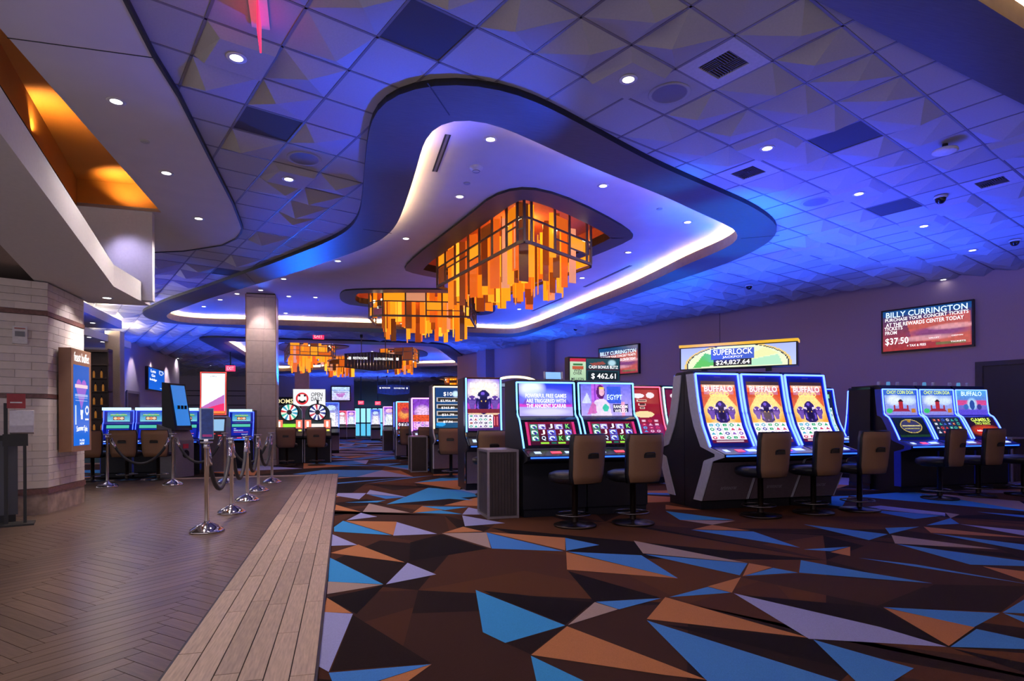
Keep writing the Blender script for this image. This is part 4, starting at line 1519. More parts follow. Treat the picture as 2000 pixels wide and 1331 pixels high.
def bison(p, cx, cy, k, c='2a1c66', hl='7a5ae0'):
    """charging herd: one bison head-on with hump, mane and horns, two more behind"""
    for dx in (-.29, .29):
        x, y = cx + dx * k, cy + .01 * k
        p.ell(x, y, .12 * k, .075 * k, '5a3a96').ell(x - dx * .12, y + .03 * k, .06 * k, .06 * k, '4a2c86').poly([(x - .09 * k, y), (x + .09 * k, y), (x + .05 * k, y + .13 * k), (x - .05 * k, y + .13 * k)], '6a4aa6')
        p.poly([(x - .10 * k, y - .06 * k), (x - .05 * k, y - .01 * k), (x - .03 * k, y - .03 * k)], 'e8d8f0').poly([(x + .10 * k, y - .06 * k), (x + .05 * k, y - .01 * k), (x + .03 * k, y - .03 * k)], 'e8d8f0')
    p.poly([(cx - .20 * k, cy + .20 * k), (cx - .19 * k, cy), (cx - .13 * k, cy - .11 * k), (cx - .04 * k, cy - .15 * k), (cx + .05 * k, cy - .15 * k), (cx + .14 * k, cy - .10 * k), (cx + .19 * k, cy), (cx + .20 * k, cy + .20 * k), (cx, cy + .24 * k)], c)
    p.poly([(cx - .10 * k, cy - .05 * k), (cx + .10 * k, cy - .05 * k), (cx + .085 * k, cy + .10 * k), (cx + .03 * k, cy + .20 * k), (cx - .03 * k, cy + .20 * k), (cx - .085 * k, cy + .10 * k)], '180e44')
    for sx in (-1, 1):
        p.poly([(cx + sx * .09 * k, cy - .01 * k), (cx + sx * .17 * k, cy - .03 * k), (cx + sx * .19 * k, cy - .12 * k), (cx + sx * .15 * k, cy - .06 * k), (cx + sx * .09 * k, cy - .05 * k)], 'd8c8f0')
        p.ell(cx + sx * .05 * k, cy + .02 * k, .014 * k, .010 * k, 'f0c060')
        p.poly([(cx + sx * .14 * k, cy + .02 * k), (cx + sx * .18 * k, cy + .12 * k), (cx + sx * .11 * k, cy + .16 * k)], hl, .7)
    p.ell(cx - .02 * k, cy - .10 * k, .05 * k, .025 * k, hl, .8).ell(cx, cy + .16 * k, .03 * k, .018 * k, '5a4a8a')
    p.poly([(cx - .42 * k, cy + .20 * k), (cx - .2 * k, cy + .16 * k), (cx, cy + .23 * k), (cx + .2 * k, cy + .16 * k), (cx + .42 * k, cy + .2 * k), (cx + .3 * k, cy + .26 * k), (cx - .3 * k, cy + .26 * k)], 'f0c890', .75)
    return p


W_ltr = glow('letter_white', (1, .97, 1), 1.4)
G_ltr = glow('letter_gold', (1, .72, .22), 1.4)
Y_ltr = glow('letter_lime', (.75, .95, .12), 1.3)
C_ltr = glow('letter_ice', (.6, .8, 1.0), 1.6)
K_ltr = glow('letter_dark', (.015, .015, .03), 1.0)
R_ltr = glow('letter_red', (1, .08, .1), 1.2)
N_ltr = glow('letter_green', (.25, .95, .2), 1.1)

# three curved gold machines
pg = Pic(72, 126, 'd8442a', 'f7c24a')
pg.ell(.5, .40, .62, .30, 'ffd98a', .95, .7).poly([(0, .16), (.28, .20), (.0, .42)], 'c01822', .8).poly([(1, .14), (.7, .2), (1, .42)], 'd02a20', .8)
pg.rect(0, 0, 1, .05, '3a2430').rect(.02, .05, .98, .09, 'e8b7a0').rect(.06, .09, .94, .2, 'b98ab8', .5)
bison(pg, .5, .46, 1.0)
pg.noise(.10, 4, 3)
pg.symbols(.0, .66, 1, .95, 5, 4, ['c03a6a', '3aa0c0', '8a5ab8', '2aa070', '4a4a9a', 'd08a5a'], seed=8)
pg.rect(0, .95, 1, 1, '5a1236').rect(.1, .965, .9, .985, 'f0d8e8', .6)
ga = machine('curved_slot_machine', LOW_A, BEZ_A, .70, .42, 1.86, N_ice, M_bez, [(.05, .90, .265, pg, 1.25)], logo='aristocrat', trimw=.19, neon_r=.013)
text_on(BEZ_A, 'BUFFALO', .80, .44, .085, W_ltr, ga)
text_on(BEZ_A, 'GOLD', .725, .30, .065, G_ltr, ga)
text_on(BEZ_A, 'aristocrat', .955, .10, .018, M_grey, ga)
for k, lb in enumerate(('left of the three curved gold bison machines with ice blue neon', 'middle of the three curved gold bison machines with ice blue neon', 'right of the three curved gold bison machines with ice blue neon')):
    o = ga if k == 0 else copy_tree(ga)
    o.location = (4.915 + .71 * k, 7.06, 0.003)
    tag(o, lb, 'slot machine', 'curved gold slot machines')
for k, lb in enumerate(('left back-to-back machine whose silver side shows behind the gold machines', 'middle back-to-back machine behind the gold machines', 'right back-to-back machine behind the gold machines')):
    o = copy_tree(ga)
    o.location = (4.915 + .71 * k, 7.91, 0.003)
    o.rotation_euler = (0, 0, PI)
    tag(o, lb)

# sign above them
sl = empty('jackpot_sign', (5.37, 7.42, 1.90), math.radians(-45))
sl.scale = (.91, 1, .95)
tag(sl, 'wide lit superlock jackpot sign above the gold machines', 'sign')
ps = Pic(90, 26, 'a8b4f0', 'b8c8f8')
ps.ell(.5, .9, .47, 1.05, 'e8c878').ell(.5, .9, .45, 1.0, '2a2a3a').ell(.5, .9, .44, .97, 'e6f2c8').poly([(.1, 1), (.5, .8), (.22, .25)], '28b84a', .9).poly([(.5, .8), (.62, 1), (.9, 1), (.86, .5)], 'a8e0c0', .9).poly([(.5, .8), (.75, .1), (.86, .45)], 'e8e8a8', .9)
ps.rect(.28, .12, .66, .62, '3a5ac8').rect(.30, .64, .64, .93, '16181f')
MB().box(-.86, -.03, 0, .86, .22, .36).build('case', M_black, sl)
link('picture', ps.mesh('picture', flat(-.84, .84, .015, .33, -.034), 1.15), sl)
MB().box(-.87, -.045, .345, .87, .23, .385).build('gold_cap', glow('amber_strip', (1.0, .55, .02), .9), sl)
letters('SUPERLOCK', .58, .085, lambda a, b: (a - .05, -.040, .245 + b), W_ltr, sl)
letters('JACKPOT', .30, .04, lambda a, b: (a - .05, -.040, .165 + b), W_ltr, sl)
letters('$24,827.64', .50, .075, lambda a, b: (a - .05, -.040, .085 + b), W_ltr, sl)
for x in (-.5, .45):
    MB().box(x - .04, .05, -.06, x + .04, .13, .0).build('bracket', M_black, sl)
sl.location.z = 1.925

# two scarab machines
pu = Pic(72, 44, '1a3ae0', '8a6ae8')
pu.ell(.22, .14, .30, .34, 'eaf2ff', .95, .8).ell(.5, .42, .55, .30, '9ab8ff', .55, .9).poly([(.0, .62), (1, .62), (1, .70), (0, .70)], 'd040c8').rect(0, .70, 1, 1, 'b0a8f4').ell(.5, .86, .5, .14, 'e0e0ff', .7, .7)
pu.poly([(.05, .64), (.12, .45), (.2, .64)], '7a3ac0', .7).poly([(.82, .64), (.9, .48), (.98, .64)], '5a3ad0', .7)
RE = ['35b89a', '8a1a3a', '6a5ad0', '2a2a70', 'c0508a']
pl_ = Pic(60, 40, '7a1030', '380a24')
pl_.rect(0, 0, .04, 1, 'd03078').rect(.96, 0, 1, 1, 'd03078')
grid_c = [['2f8f78', 'a898e0', '4a1238', 'a898e0', '2a1a40'], ['2f8f78', '5a0f2a', '5a62d0', '5a0f2a', '6a62d0'], ['2f8f78', '34162a', '5a62d0', '2a3a1a', '2f9f88']]
for r_i in range(3):
    for c_i in range(5):
        x0, y0 = .07 + c_i * .174, .08 + r_i * .26
        pl_.rect(x0, y0, x0 + .162, y0 + .24, grid_c[r_i][c_i])
        if grid_c[r_i][c_i] in ('2f8f78', '5a62d0', 'a898e0', '6a62d0', '2f9f88'):
            pl_.ring(x0 + .08, y0 + .12, .06, .09, .5, 'e8f8f4').ell(x0 + .1, y0 + .16, .03, .05, '3a2a9a')
pl_.rect(.25, .88, .42, .97, '9ae040').rect(.46, .88, .56, .97, '1a6a5a').rect(.60, .88, .76, .97, '9ae040')
pq = Pic(72, 44, '6a6ae8', 'b8a8f4')
pq.rect(.20, 0, .44, .75, 'b860e0').rect(.26, 0, .29, .7, '8a3ac8').rect(.36, 0, .38, .7, '8a3ac8').rect(.52, .05, .8, .6, '3a5ae0').poly([(0, .6), (.12, .25), (.2, .6)], 'c8d0f8')
pq.ell(.39, .24, .085, .22, '5a1a6a').ell(.41, .23, .055, .13, 'e8b0c8').rect(.36, .09, .46, .14, 'e8c860').poly([(.18, 1), (.26, .52), (.36, .45), (.46, .46), (.56, .6), (.6, 1)], 'e0d0f0').poly([(.1, .95), (.22, .55), (.28, .62), (.3, .9)], 'c868b8').ell(.48, .74, .06, .12, '3ac0a8')
pq.rect(.62, .62, .94, .88, '2a2458').rect(.80, .55, .86, .98, 'e8a0c8').noise(.12, 9, 3)
ml = machine('dual_screen_slot_machine', LOW_B, BEZ_B, .835, .92, 1.73, N_aqua, M_bezk, [(.04, .385, .33, pl_, 1.15), (.525, .985, .365, pu, 1.2)], side=M_body, base_panel=None, trimw=.1)
mr_ = machine('dual_screen_slot_machine', LOW_B, BEZ_B, .835, .92, 1.73, N_aqua, M_bezk, [(.04, .385, .33, pl_, 1.15), (.525, .985, .365, pq, 1.2)], side=M_body, base_panel=None, trimw=.1)
for m_, ti in ((ml, 0), (mr_, 1)):
    for c_i, r_i, ch, cc in ((2, 0, 'J', W_ltr), (4, 0, 'K', N_ltr), (1, 1, 'J', W_ltr), (3, 1, 'J', W_ltr), (1, 2, 'Q', C_ltr), (3, 2, 'K', N_ltr)):
        xx = (-.5 + .07 + c_i * .174 + .081) * .66
        tt = .04 + .345 * (1 - (.08 + r_i * .26 + .12))
        text_on(BEZ_B, ch, tt, .055, .065, cc, m_, xo=xx)
for tx, ty_, ww in (('POWERFUL FREE GAMES', .815, .56), ('ARE TRIGGERED WITH', .745, .54), ('THE ANCIENT SCARAB', .675, .54)):
    text_on(BEZ_B, tx, ty_, ww, .052, W_ltr, ml, xo=0.0)
text_on(BEZ_B, 'EGYPT', .80, .22, .07, C_ltr, mr_, xo=.12)
text_on(BEZ_B, 'RANDOM', .665, .20, .045, W_ltr, mr_, xo=.20)
text_on(BEZ_B, 'WILDS', .605, .18, .045, W_ltr, mr_, xo=.20)
ml.location = (2.545, 7.10, 0.003)
mr_.location = (3.395, 7.10, 0.003)
tag(ml, 'left of the two dual-screen machines with ancient scarab text', 'slot machine', 'scarab slot machines')
tag(mr_, 'right of the two dual-screen machines showing a queen', 'slot machine', 'scarab slot machines')

# rightmost trio
p1_ = Pic(60, 44, '9ac0f4', '8a86e0')
p1_.rect(0, 0, 1, .2, '3a6ad0').ell(.3, .4, .3, .25, 'e8f4ff', .9, .8).ell(.75, .42, .3, .2, 'd0e4ff', .9, .8).rect(.44, .42, .56, .82, 'b02838').poly([(.40, .45), (.5, .34), (.6, .45)], '3a1a2a').poly([(.2, .85), (.8, .85), (.72, .74), (.28, .74)], '9a2a4a').rect(.27, .6, .32, .8, 'a02a3a').rect(.68, .6, .73, .8, 'a02a3a').ell(.12, .82, .10, .10, '3ac070').rect(.82, .74, .96, .9, 'c07830').noise(.1, 2, 2)
p2_ = Pic(56, 36, '14203a', '0c1626')
p2_.ell(.5, .46, .36, .36, 'c8b060').ell(.5, .46, .33, .32, '3a3a6a').rect(.2, .40, .8, .47, 'e0d090').rect(.25, .55, .75, .60, 'a8a070').ell(.5, .2, .06, .08, 'b88a30').rect(0, .9, 1, 1, '1a3a2a').noise(.2, 5, 2)
p3_ = Pic(56, 36, '182448', '101a30').symbols(.03, .04, .97, .88, 6, 4, ['d04040', '40b0a0', 'e0c040', '4060d0', 'c05a20', 'd8d8e8'], bg='1e2a4c', seed=5, line='3a4a80')
p4_ = Pic(60, 44, '4aa0e8', '7a3ac0')
p4_.rect(0, .38, 1, .6, 'd04a90').ell(.5, .55, .2, .3, 'a8d8ff', .9, .6).ell(.5, .58, .09, .2, '2a4aa0').ell(.28, .66, .08, .12, '3a6ac0').ell(.74, .66, .08, .12, '3a3a90').rect(0, .78, 1, 1, '5a4ad8').noise(.1, 3, 2)
p5_ = Pic(56, 36, '140c30', '300a1a')
p5_.ell(.5, .72, .6, .34, 'e04a1a', .9, .9).ell(.28, .74, .16, .12, 'd01818').ell(.74, .74, .16, .12, '1a3a5a').noise(.15, 6, 2)
for k, (pa, pb, lb) in enumerate(((p1_, p2_, 'left machine of the rightmost trio showing choy coin doa and an oval'), (p1_, p3_, 'middle machine of the rightmost trio showing choy coin doa and reels'), (p4_, p5_, 'right machine of the rightmost trio showing the red or black gamble'))):
    m_ = machine('blue_slot_machine', LOW_B, BEZ_B, .775 if k < 2 else .74, 1.0, 1.76, N_ice, M_bez, [(.05, .44, .31, pb, 1.0), (.53, .985, .33, pa, 1.1)], side=M_bez, base_panel=None, trimw=.12)
    m_.location = (9.04 + .785 * k - (.015 if k == 2 else 0), 7.75, 0.003)
    if k < 2:
        text_on(BEZ_B, 'CHOY COIN DOA', .945, .56, .06, Y_ltr, m_)
    else:
        text_on(BEZ_B, 'BUFFALO', .93, .46, .08, C_ltr, m_)
        text_on(BEZ_B, 'GAMBLE', .375, .42, .07, Y_ltr, m_)
        text_on(BEZ_B, 'TWO WAYS', .30, .34, .05, Y_ltr, m_)
        text_on(BEZ_B, 'RED', .155, .11, .03, W_ltr, m_, xo=-.14)
        text_on(BEZ_B, 'BLACK', .155, .13, .03, C_ltr, m_, xo=.15)
    for q in range(3):
        cap = MB().lathe([(.03, 1.76), (.03, 1.81), (.024, 1.83), (.001, 1.83)], 10)
        cap.v = [(x - .2 + q * .2, y + .6, z) for x, y, z in cap.v]
        cap.build('candle_light' if q == 1 else 'top_lock', glow('candle_blue', (.15, .5, 1.0), .5) if q == 1 else M_plastic, m_, True)
    tag(m_, lb, 'slot machine', 'blue trio slot machines')
# deep dark side cheek of that bank
ck = empty('bank_end_cabinet', (8.62, 8.3, 0))
tag(ck, 'dark end cabinet closing the rightmost machine bank', 'cabinet')
MB().box(-.02, -.0, 0.0, .0, .44, 1.72).build('side_board', M_body, ck)
MB().box(-.025, -.01, 1.70, .02, .44, 1.735).build('cap_rail', M_bezk, ck)
MB().box(-.03, 0, 0, .0, .44, .1).build('kick_board', M_bezk, ck)

# second bank: tall portrait bison machine, red and teal curved machines
pt = Pic(60, 104, '8a6ae8', '3a1a5a')
pt.ell(.5, .22, .7, .28, 'fff4e0', .95, .8).rect(0, .36, 1, .46, '4a4ad0', .5).ell(.9, .48, .3, .12, 'c03ab8', .8, .6).ell(.06, .5, .25, .12, 'c03ab8', .8, .6)
bison(pt, .5, .40, 1.25, '1c1658')
pt.rect(0, .58, 1, .66, '7a2a3a').noise(.12, 12, 3).symbols(.02, .68, .78, .95, 5, 4, ['6a4a9a', '2a9a8a', '4a3a6a', 'a04a4a'], seed=4).rect(.80, .69, .97, .93, '7a1a30').rect(.83, .72, .86, .9, 'e07080').rect(.91, .72, .94, .9, 'e07080')
md = machine('tall_slot_machine', LOW_D, BEZ_D, .66, .8, 1.95, N_aqua, M_bezk, [(.02, .985, .285, pt, 1.25)], side=M_bezk, neon_parts=('l', 'r'), neon_r=.014)
text_on(BEZ_D, 'BUFFALO', .87, .48, .09, W_ltr, md)
md.location = (2.34, 10.15, 0.003)
tag(md, 'tall portrait machine with purple bison screen behind the nearest cabinet', 'slot machine')
p10 = Pic(40, 84, '123a78', '0e4a78')
p10.ell(.82, .16, .16, .09, 'c8e8ff', .95, .7)
for k in range(4):
    y0 = .25 + k * .17
    p10.rect(.05, y0, .95, y0 + .11, 'b8b0b0').rect(.08, y0 + .015, .92, y0 + .095, '2a2420')
p10.ell(.2, .92, .2, .05, '2a9ae0')
mt = machine('tall_slot_machine', LOW_D, [(y, z * 1.02) for y, z in BEZ_D], .68, .8, 2.02, N_gold, M_bezk, [(.02, .985, .285, p10, 1.2)], neon_r=.016)
for tx, t_, w_ in (('$10', .86, .20), ('$2,956.49', .695, .34), ('$365.80', .525, .30), ('$21.79', .355, .28), ('$7.06', .185, .22)):
    text_on(BEZ_D, tx, t_, w_, .10 if tx == '$10' else .055, W_ltr, mt)
mt.location = (2.28, 13.5, 0.003)
tag(mt, 'tall gold framed ten dollar machine with stacked jackpot boxes', 'slot machine')
pp = Pic(36, 60, '7a3ab8', '9a4ad0').ell(.5, .4, .5, .25, 'e8c0e8', .9, .8).rect(0, .5, 1, .72, 'd85030').symbols(.02, .72, .98, .97, 5, 3, ['d060c0', 'f0a0d0', '8040c0'], bg='e0b0e8', seed=2).noise(.3, 4, 2)
mp_ = machine('tall_slot_machine', LOW_D, [(y, z * .93) for y, z in BEZ_D], .60, .8, 1.82, N_mag, M_bezk, [(.02, .97, .25, pp, 1.2)], neon_r=.018)
mp_.location = (2.02, 16.0, 0.003)
tag(mp_, 'narrow machine with magenta neon further down the aisle', 'slot machine')
pr = Pic(36, 60, 'd84a30', 'c02a3a').ell(.4, .45, .4, .2, 'f0a050', .9, .8).ell(.5, .3, .3, .14, 'a02a60', .8, .6).symbols(.02, .74, .98, .93, 5, 1, ['e8e8f0', '8a8ad0'], bg='3a1a3a', seed=2).noise(.3, 8, 2)
mv = machine('tall_slot_machine', LOW_D, [(y, z * .93) for y, z in BEZ_D], .58, .8, 1.80, N_aqua, M_bezk, [(.02, .97, .24, pr, 1.2)], neon_r=.018)
mv.location = (1.86, 19.0, 0.003)
tag(mv, 'far machine with a red screen and pale neon beside the aisle', 'slot machine')

prd = Pic(48, 90, 'a01028', '7a0c20')
prd.ell(.3, .12, .22, .05, 'f4e8f0').ell(.72, .11, .14, .06, 'f0e0e8')
for k, (yy, w_) in enumerate(((.20, .34), (.27, .26), (.34, .18))):
    prd.rect(.42 - w_ / 2, yy, .42 + w_ / 2, yy + .045, 'e8c8c0').rect(.42 - w_ / 2 + .03, yy + .01, .42 + w_ / 2 - .03, yy + .035, '3a1018')
prd.ell(.45, .50, .34, .07, 'f0d8a0').symbols(.08, .60, .92, .90, 4, 4, ['d03048', 'f0f0f8', 'e0b0c0', '50a0d0'], bg='8a1830', seed=6, line='a02a40').rect(.3, .93, .7, .97, 'd8d0d8')
mrd = machine('curved_slot_machine', LOW_A, BEZ_A, .745, .42, 1.86, N_red, mat('bezel_red_gloss', (.25, .01, .02), .15), [(.03, .95, .31, prd, 1.1)])
Yb2 = 10.25
x_r = onv(1256, 743, Yb2 + .15)[0]
mrd.location = (x_r, Yb2, 0.003)
tag(mrd, 'red neon curved machine behind the right scarab machine', 'slot machine')
mr2 = copy_tree(mrd)
mr2.location = (x_r - .76, Yb2, 0.003)
tag(mr2, 'red neon curved machine whose top peeks over the queen screen', 'slot machine')
pte = Pic(48, 90, '6a1040', '8a1030')
pte.ell(.35, .12, .22, .06, 'f4e8f0').rect(.2, .22, .6, .27, 'e8d8d8').rect(.3, .32, .6, .36, 'e8d8d8').ell(.5, .5, .3, .07, 'f0d8a0').symbols(.1, .60, .9, .90, 4, 4, ['d03048', 'f0f0f8', 'e0b0c0', '50a0d0'], bg='7a1840', seed=9, line='a02a40')
mte = machine('curved_slot_machine', LOW_A, BEZ_A, .745, .42, 1.86, glow('neon_mint', (.3, 1.0, .8), 3.5), mat('bezel_plum_gloss', (.12, .01, .08), .15), [(.03, .95, .31, pte, 1.1)])
mte.location = (x_r + .78, Yb2, 0.003)
tag(mte, 'mint neon curved machine peeking left of the silver side panels', 'slot machine')
psm = Pic(40, 80, '16204a', '101838')
psm.rect(.1, .06, .9, .14, '8ad0a0').ell(.35, .26, .15, .07, 'a03a5a').ell(.7, .26, .15, .07, 'c84a4a').symbols(.06, .36, .94, .92, 4, 5, ['2aa070', '6a5a9a', '4a8a8a', 'a0a0b0'], bg='dfeee6', seed=12)
msm = machine('curved_slot_machine', LOW_A, BEZ_A, .745, .42, 1.86, N_ice, M_bez, [(.03, .95, .29, psm, 1.1)])
msm.location = (onv(1604, 755, Yb2 + .2)[0], Yb2 + .1, 0.003)
tag(msm, 'small blue neon machine glimpsed right of the gold machines', 'slot machine')
ms2 = copy_tree(msm)
ms2.location = (onv(1662, 753, Yb2 + .9)[0], Yb2 + .55, 0.003)
ms2.rotation_euler = (0, 0, math.radians(-58))
tag(ms2, 'side-turned blue neon machine glimpsed beside the dark end cabinet', 'slot machine')

# jackpot sign over the second bank
js = empty('bonus_sign', (onv(1160, 720, 11.0)[0], 11.0, 1.95))
tag(js, 'dark cash bonus jackpot sign with a green side panel', 'sign')
x0_, zt_ = onv(1110, 697, 11.0)
x1_, _ = onv(1211, 697, 11.0)
zb_ = onv(1160, 746, 11.0)[1]
ox_ = js.location.x
pj = Pic(60, 36, '1a4a58', '12323c').ell(.78, .16, .14, .16, 'b8e0f0', .9, .7).poly([(.1, .2), (.5, .1), (.6, .22), (.2, .3)], 'b04a3a', .7).rect(0, .44, 1, .5, '3a1a2a').rect(.05, .56, .95, .98, '0c2028')
xs_ = x0_ - ox_ + (x1_ - x0_) * .34
MB().box(x0_ - ox_, 0, -.05, x1_ - ox_, .2, zt_ - 1.95).build('case', M_black, js)
link('picture', pj.mesh('picture', flat(xs_, x1_ - ox_ - .02, zb_ - 1.95, zt_ - 1.95 - .03, -.005), 1.1), js)
pk = Pic(20, 36, 'c8e0c0', 'a8d0a8').rect(0, 0, 1, .12, 'c02848').rect(.15, .34, .85, .46, 'c05a3a').rect(.2, .2, .8, .3, '3a7a4a')
link('side_picture', pk.mesh('side_picture', flat(x0_ - ox_ + .03, xs_ - .01, zb_ - 1.95, zt_ - 1.95 - .03, -.005), 1.1), js)
xm_ = (xs_ + x1_ - ox_) / 2
hz = zt_ - zb_
letters('CASH BONUS BLITZ', .62, .06, lambda a, b: (xm_ + a, -.012, zb_ - 1.95 + hz * .60 + b), W_ltr, js)
letters('$ 462.61', .52, .12, lambda a, b: (xm_ + a, -.012, zb_ - 1.95 + hz * .22 + b), W_ltr, js)
xk_ = (x0_ - ox_ + xs_) / 2
for tx, kk, ww in (('WIN', .45, .16), ('OVER', .33, .18), ('MILLION', .10, .26)):
    letters(tx, ww, .055, lambda a, b, kk=kk: (xk_ + a, -.012, zb_ - 1.95 + hz * kk + b), K_ltr, js)
MB().box(-.05, .05, -1.95, .05, .15, -.05).build('pole', M_black, js)
MB().box(-.25, -.1, -1.95, .25, .3, -1.92).build('foot', M_black, js)
# golden arched topper and small screens on the second bank
tp = empty('arched_topper', (onv(1008, 740, 11.2)[0], 11.2, 1.86))
tag(tp, 'golden arched topper above the left scarab machine', 'topper')
arc = [(.42 * math.cos(a), 0, .06 + .12 * math.sin(a)) for a in [PI * k / 14 for k in range(15)]]
MB().tube(arc, .022, 8).build('gold_arch', N_gold, tp, True)
MB().box(-.42, .0, -.02, .42, .1, .06).build('base', M_black, tp)
MB().box(-.04, .02, -1.86, .04, .08, -.02).build('pole', M_black, tp)
MB().box(-.2, -.1, -1.86, .2, .2, -1.83).build('foot', M_black, tp)
MB().box(-.36, -.006, -.01, .36, 0, .05).build('screen', glow('topper_screen', (.25, .3, .45), 1.0), tp)
t2 = empty('small_topper', (onv(1080, 742, 7.85)[0], 7.85, 1.735))
tag(t2, 'small tilted player screen on top between the scarab machines', 'topper')
MB().box(-.10, 0, 0, .10, .06, .03).build('foot', M_black, t2)
MB().add([(-.11, -.02, .03), (.11, -.02, .03), (.13, .05, .13), (-.09, .05, .13)], [(0, 1, 2, 3)]).build('screen', glow('topper_blue', (.2, .45, .9), 1.2), t2)
MB().bar((-.13, -.02, .03), (-.11, .05, .13), .02).bar((.13, -.02, .03), (.15, .05, .13), .02).build('frame', M_plastic, t2)

# wheel machines
pwh = Pic(30, 16, '2a0a10', '180810')
for k, lb in enumerate(('left wheel-topped machine with red and white lights', 'right wheel-topped machine in front of the white sign')):
    w = empty('wheel_slot_machine', (-1.50 + .77 * k, 18.2, 0.003))
    tag(w, lb, 'slot machine', 'wheel slot machines')
    MB().prof([(.02, 0), (.02, .68), (-.22, .74), (-.22, .79), (.05, .95), (.10, 1.28), (.20, 1.30), (.8, 1.30), (.8, 0)], -.37, .37).build('cabinet', M_body, w)
    MB().box(-.37, .0, .02, -.35, .78, 1.3).box(.35, 0, .02, .37, .78, 1.3).build('side_trim', M_trim, w)
    dome = [(-.34, .99)] + [(.34 * math.cos(a), 1.44 + .27 * math.sin(a)) for a in [PI - PI * q / 12 for q in range(13)]] + [(.34, .99)]
    mb = MB()
    n = len(dome)
    mb.add([(x, .04, z) for x, z in dome] + [(x, .34, z) for x, z in dome], [tuple(range(n)), tuple(range(2 * n - 1, n - 1, -1))] + [(i, n + i, n + (i + 1) % n, (i + 1) % n) for i in range(n)])
    mb.build('wheel_housing', mat('teal_housing', (.03, .10, .12), .3), w)
    seg = 20
    cols_ = ['e8f4f0', '2a9ac0', 'f8f8ff', 'd02838', 'f0f0d8', '38b8a0'] if k == 0 else ['f4f4ff', '2a3a8a', 'e8f0ff', '24306a', 'f8e8f0', 'c83848']
    wm = [glow('wheel_%s' % c_, c_, 1.1) for c_ in cols_]
    wh = MB()
    for s_ in range(seg):
        a0, a1 = 2 * PI * s_ / seg, 2 * PI * (s_ + 1) / seg
        wh.add([(.07 * math.cos(a0), .025, 1.46 + .07 * math.sin(a0)), (.225 * math.cos(a0), .025, 1.46 + .225 * math.sin(a0)), (.225 * math.cos(a1), .025, 1.46 + .225 * math.sin(a1)), (.07 * math.cos(a1), .025, 1.46 + .07 * math.sin(a1))], [(0, 1, 2, 3)], s_ % len(wm))
    wh.build('wheel', wm, w)
    MB().tube([(.24 * math.cos(a), .02, 1.46 + .24 * math.sin(a)) for a in [2 * PI * q / 28 for q in range(28)]], .014, 6, closed=True).build('wheel_rim', M_body, w, True)
    hub = MB().lathe([(.001, 0), (.07, 0), (.07, .02), (.001, .02)], 14)
    hub.v = [(x, .02 - z, 1.46 + y) for x, y, z in hub.v]
    hub.build('wheel_hub', mat('hub_navy', (.02, .03, .08), .3), w)
    MB().box(-.35, .0, 1.00, -.18, .03, 1.24).box(.18, .0, 1.00, .35, .03, 1.24).build('reel_light', glow('reel_red', (1, .16, .10), 1.4), w)
    MB().box(-.30, -.006, 1.04, -.24, 0, 1.20).box(.24, -.006, 1.04, .30, 0, 1.20).build('reel_window', glow('reel_white', (1, .85, .75), 1.5), w)
    MB().box(-.17, .0, 1.03, .17, .03, 1.13).build('credit_meter', glow('meter_lime' if k == 0 else 'meter_white', (.35, .9, .05) if k == 0 else (1, .9, .85), 1.0), w)
    MB().box(.22, -.03, .80, .36, .0, .98).build('bill_panel', M_alu, w)
    MB().box(.25, -.035, .92, .33, -.03, .965).build('bill_light', B_yel, w)
    if k == 1:
        MB().box(-.03, .1, 1.70, .03, .16, 1.82).build('candle', M_body, w)

# left bank behind the rope
pla = Pic(56, 26, '2a5ad0', '6ac8e0').poly([(.1, .45), (.16, .2), (.3, .3), (.42, .15), (.55, .3), (.7, .16), (.86, .28), (.9, .45)], '38a878').rect(.14, .26, .86, .34, 'd8e8a0', .7).rect(.24, .52, .76, .86, '7a2a1a').ell(.36, .68, .09, .13, 'f0d0a0').ell(.5, .68, .09, .13, 'f09060').ell(.64, .68, .09, .13, 'f0d0b0').rect(.05, .9, .95, .95, 'a8e0f0').noise(.1, 7, 2)
plb = Pic(56, 22, '1830c0', '1020a8').rect(0, 0, 1, .2, '58d0b8').rect(0, .2, 1, .26, '0a1a50').rect(.1, .34, .22, .42, 'e8f0ff').rect(.1, .50, .34, .58, 'c0d8ff').rect(.36, .5, .62, .58, '9ab8ff').rect(.1, .68, .9, .76, 'e07090').rect(.55, .86, .88, .96, 'd0e0ff').rect(.58, .88, .85, .94, '1830c0')
LOW_E = [(.03, 0), (.03, .08), (.02, .10), (.02, .66), (-.16, .71), (-.17, .76), (-.02, .80)]
BEZ_E = [(.0, .82), (.10, 1.0), (.14, 1.16), (.18, 1.20), (.20, 1.46)]
mle = machine('compact_slot_machine', LOW_E, BEZ_E, .63, .7, 1.50, N_blue, M_bez, [(.05, .50, .22, plb, .9), (.64, .96, .22, pla, 1.0)], side=M_bez, base_panel=None, neon_r=.008)
MB().box(-.27, .02, 1.46, .27, .10, 1.52).build('top_light', glow('top_light_cyan', (.5, .8, 1.0), 1.6), mle)
for k, lb in enumerate(('leftmost compact machine with cyan screens behind the rope', 'middle compact machine with cyan screens behind the rope', 'compact machine mostly hidden by the dark kiosk', 'compact machine between the dark kiosk and the red kiosk')):
    o = mle if k == 0 else copy_tree(mle)
    o.location = (-4.79 + .64 * k + (.30 if k == 3 else 0), (14.85, 14.85, 15.20, 16.75)[k], 0.003)
    tag(o, lb, 'slot machine', 'compact slot machines of the left bank')
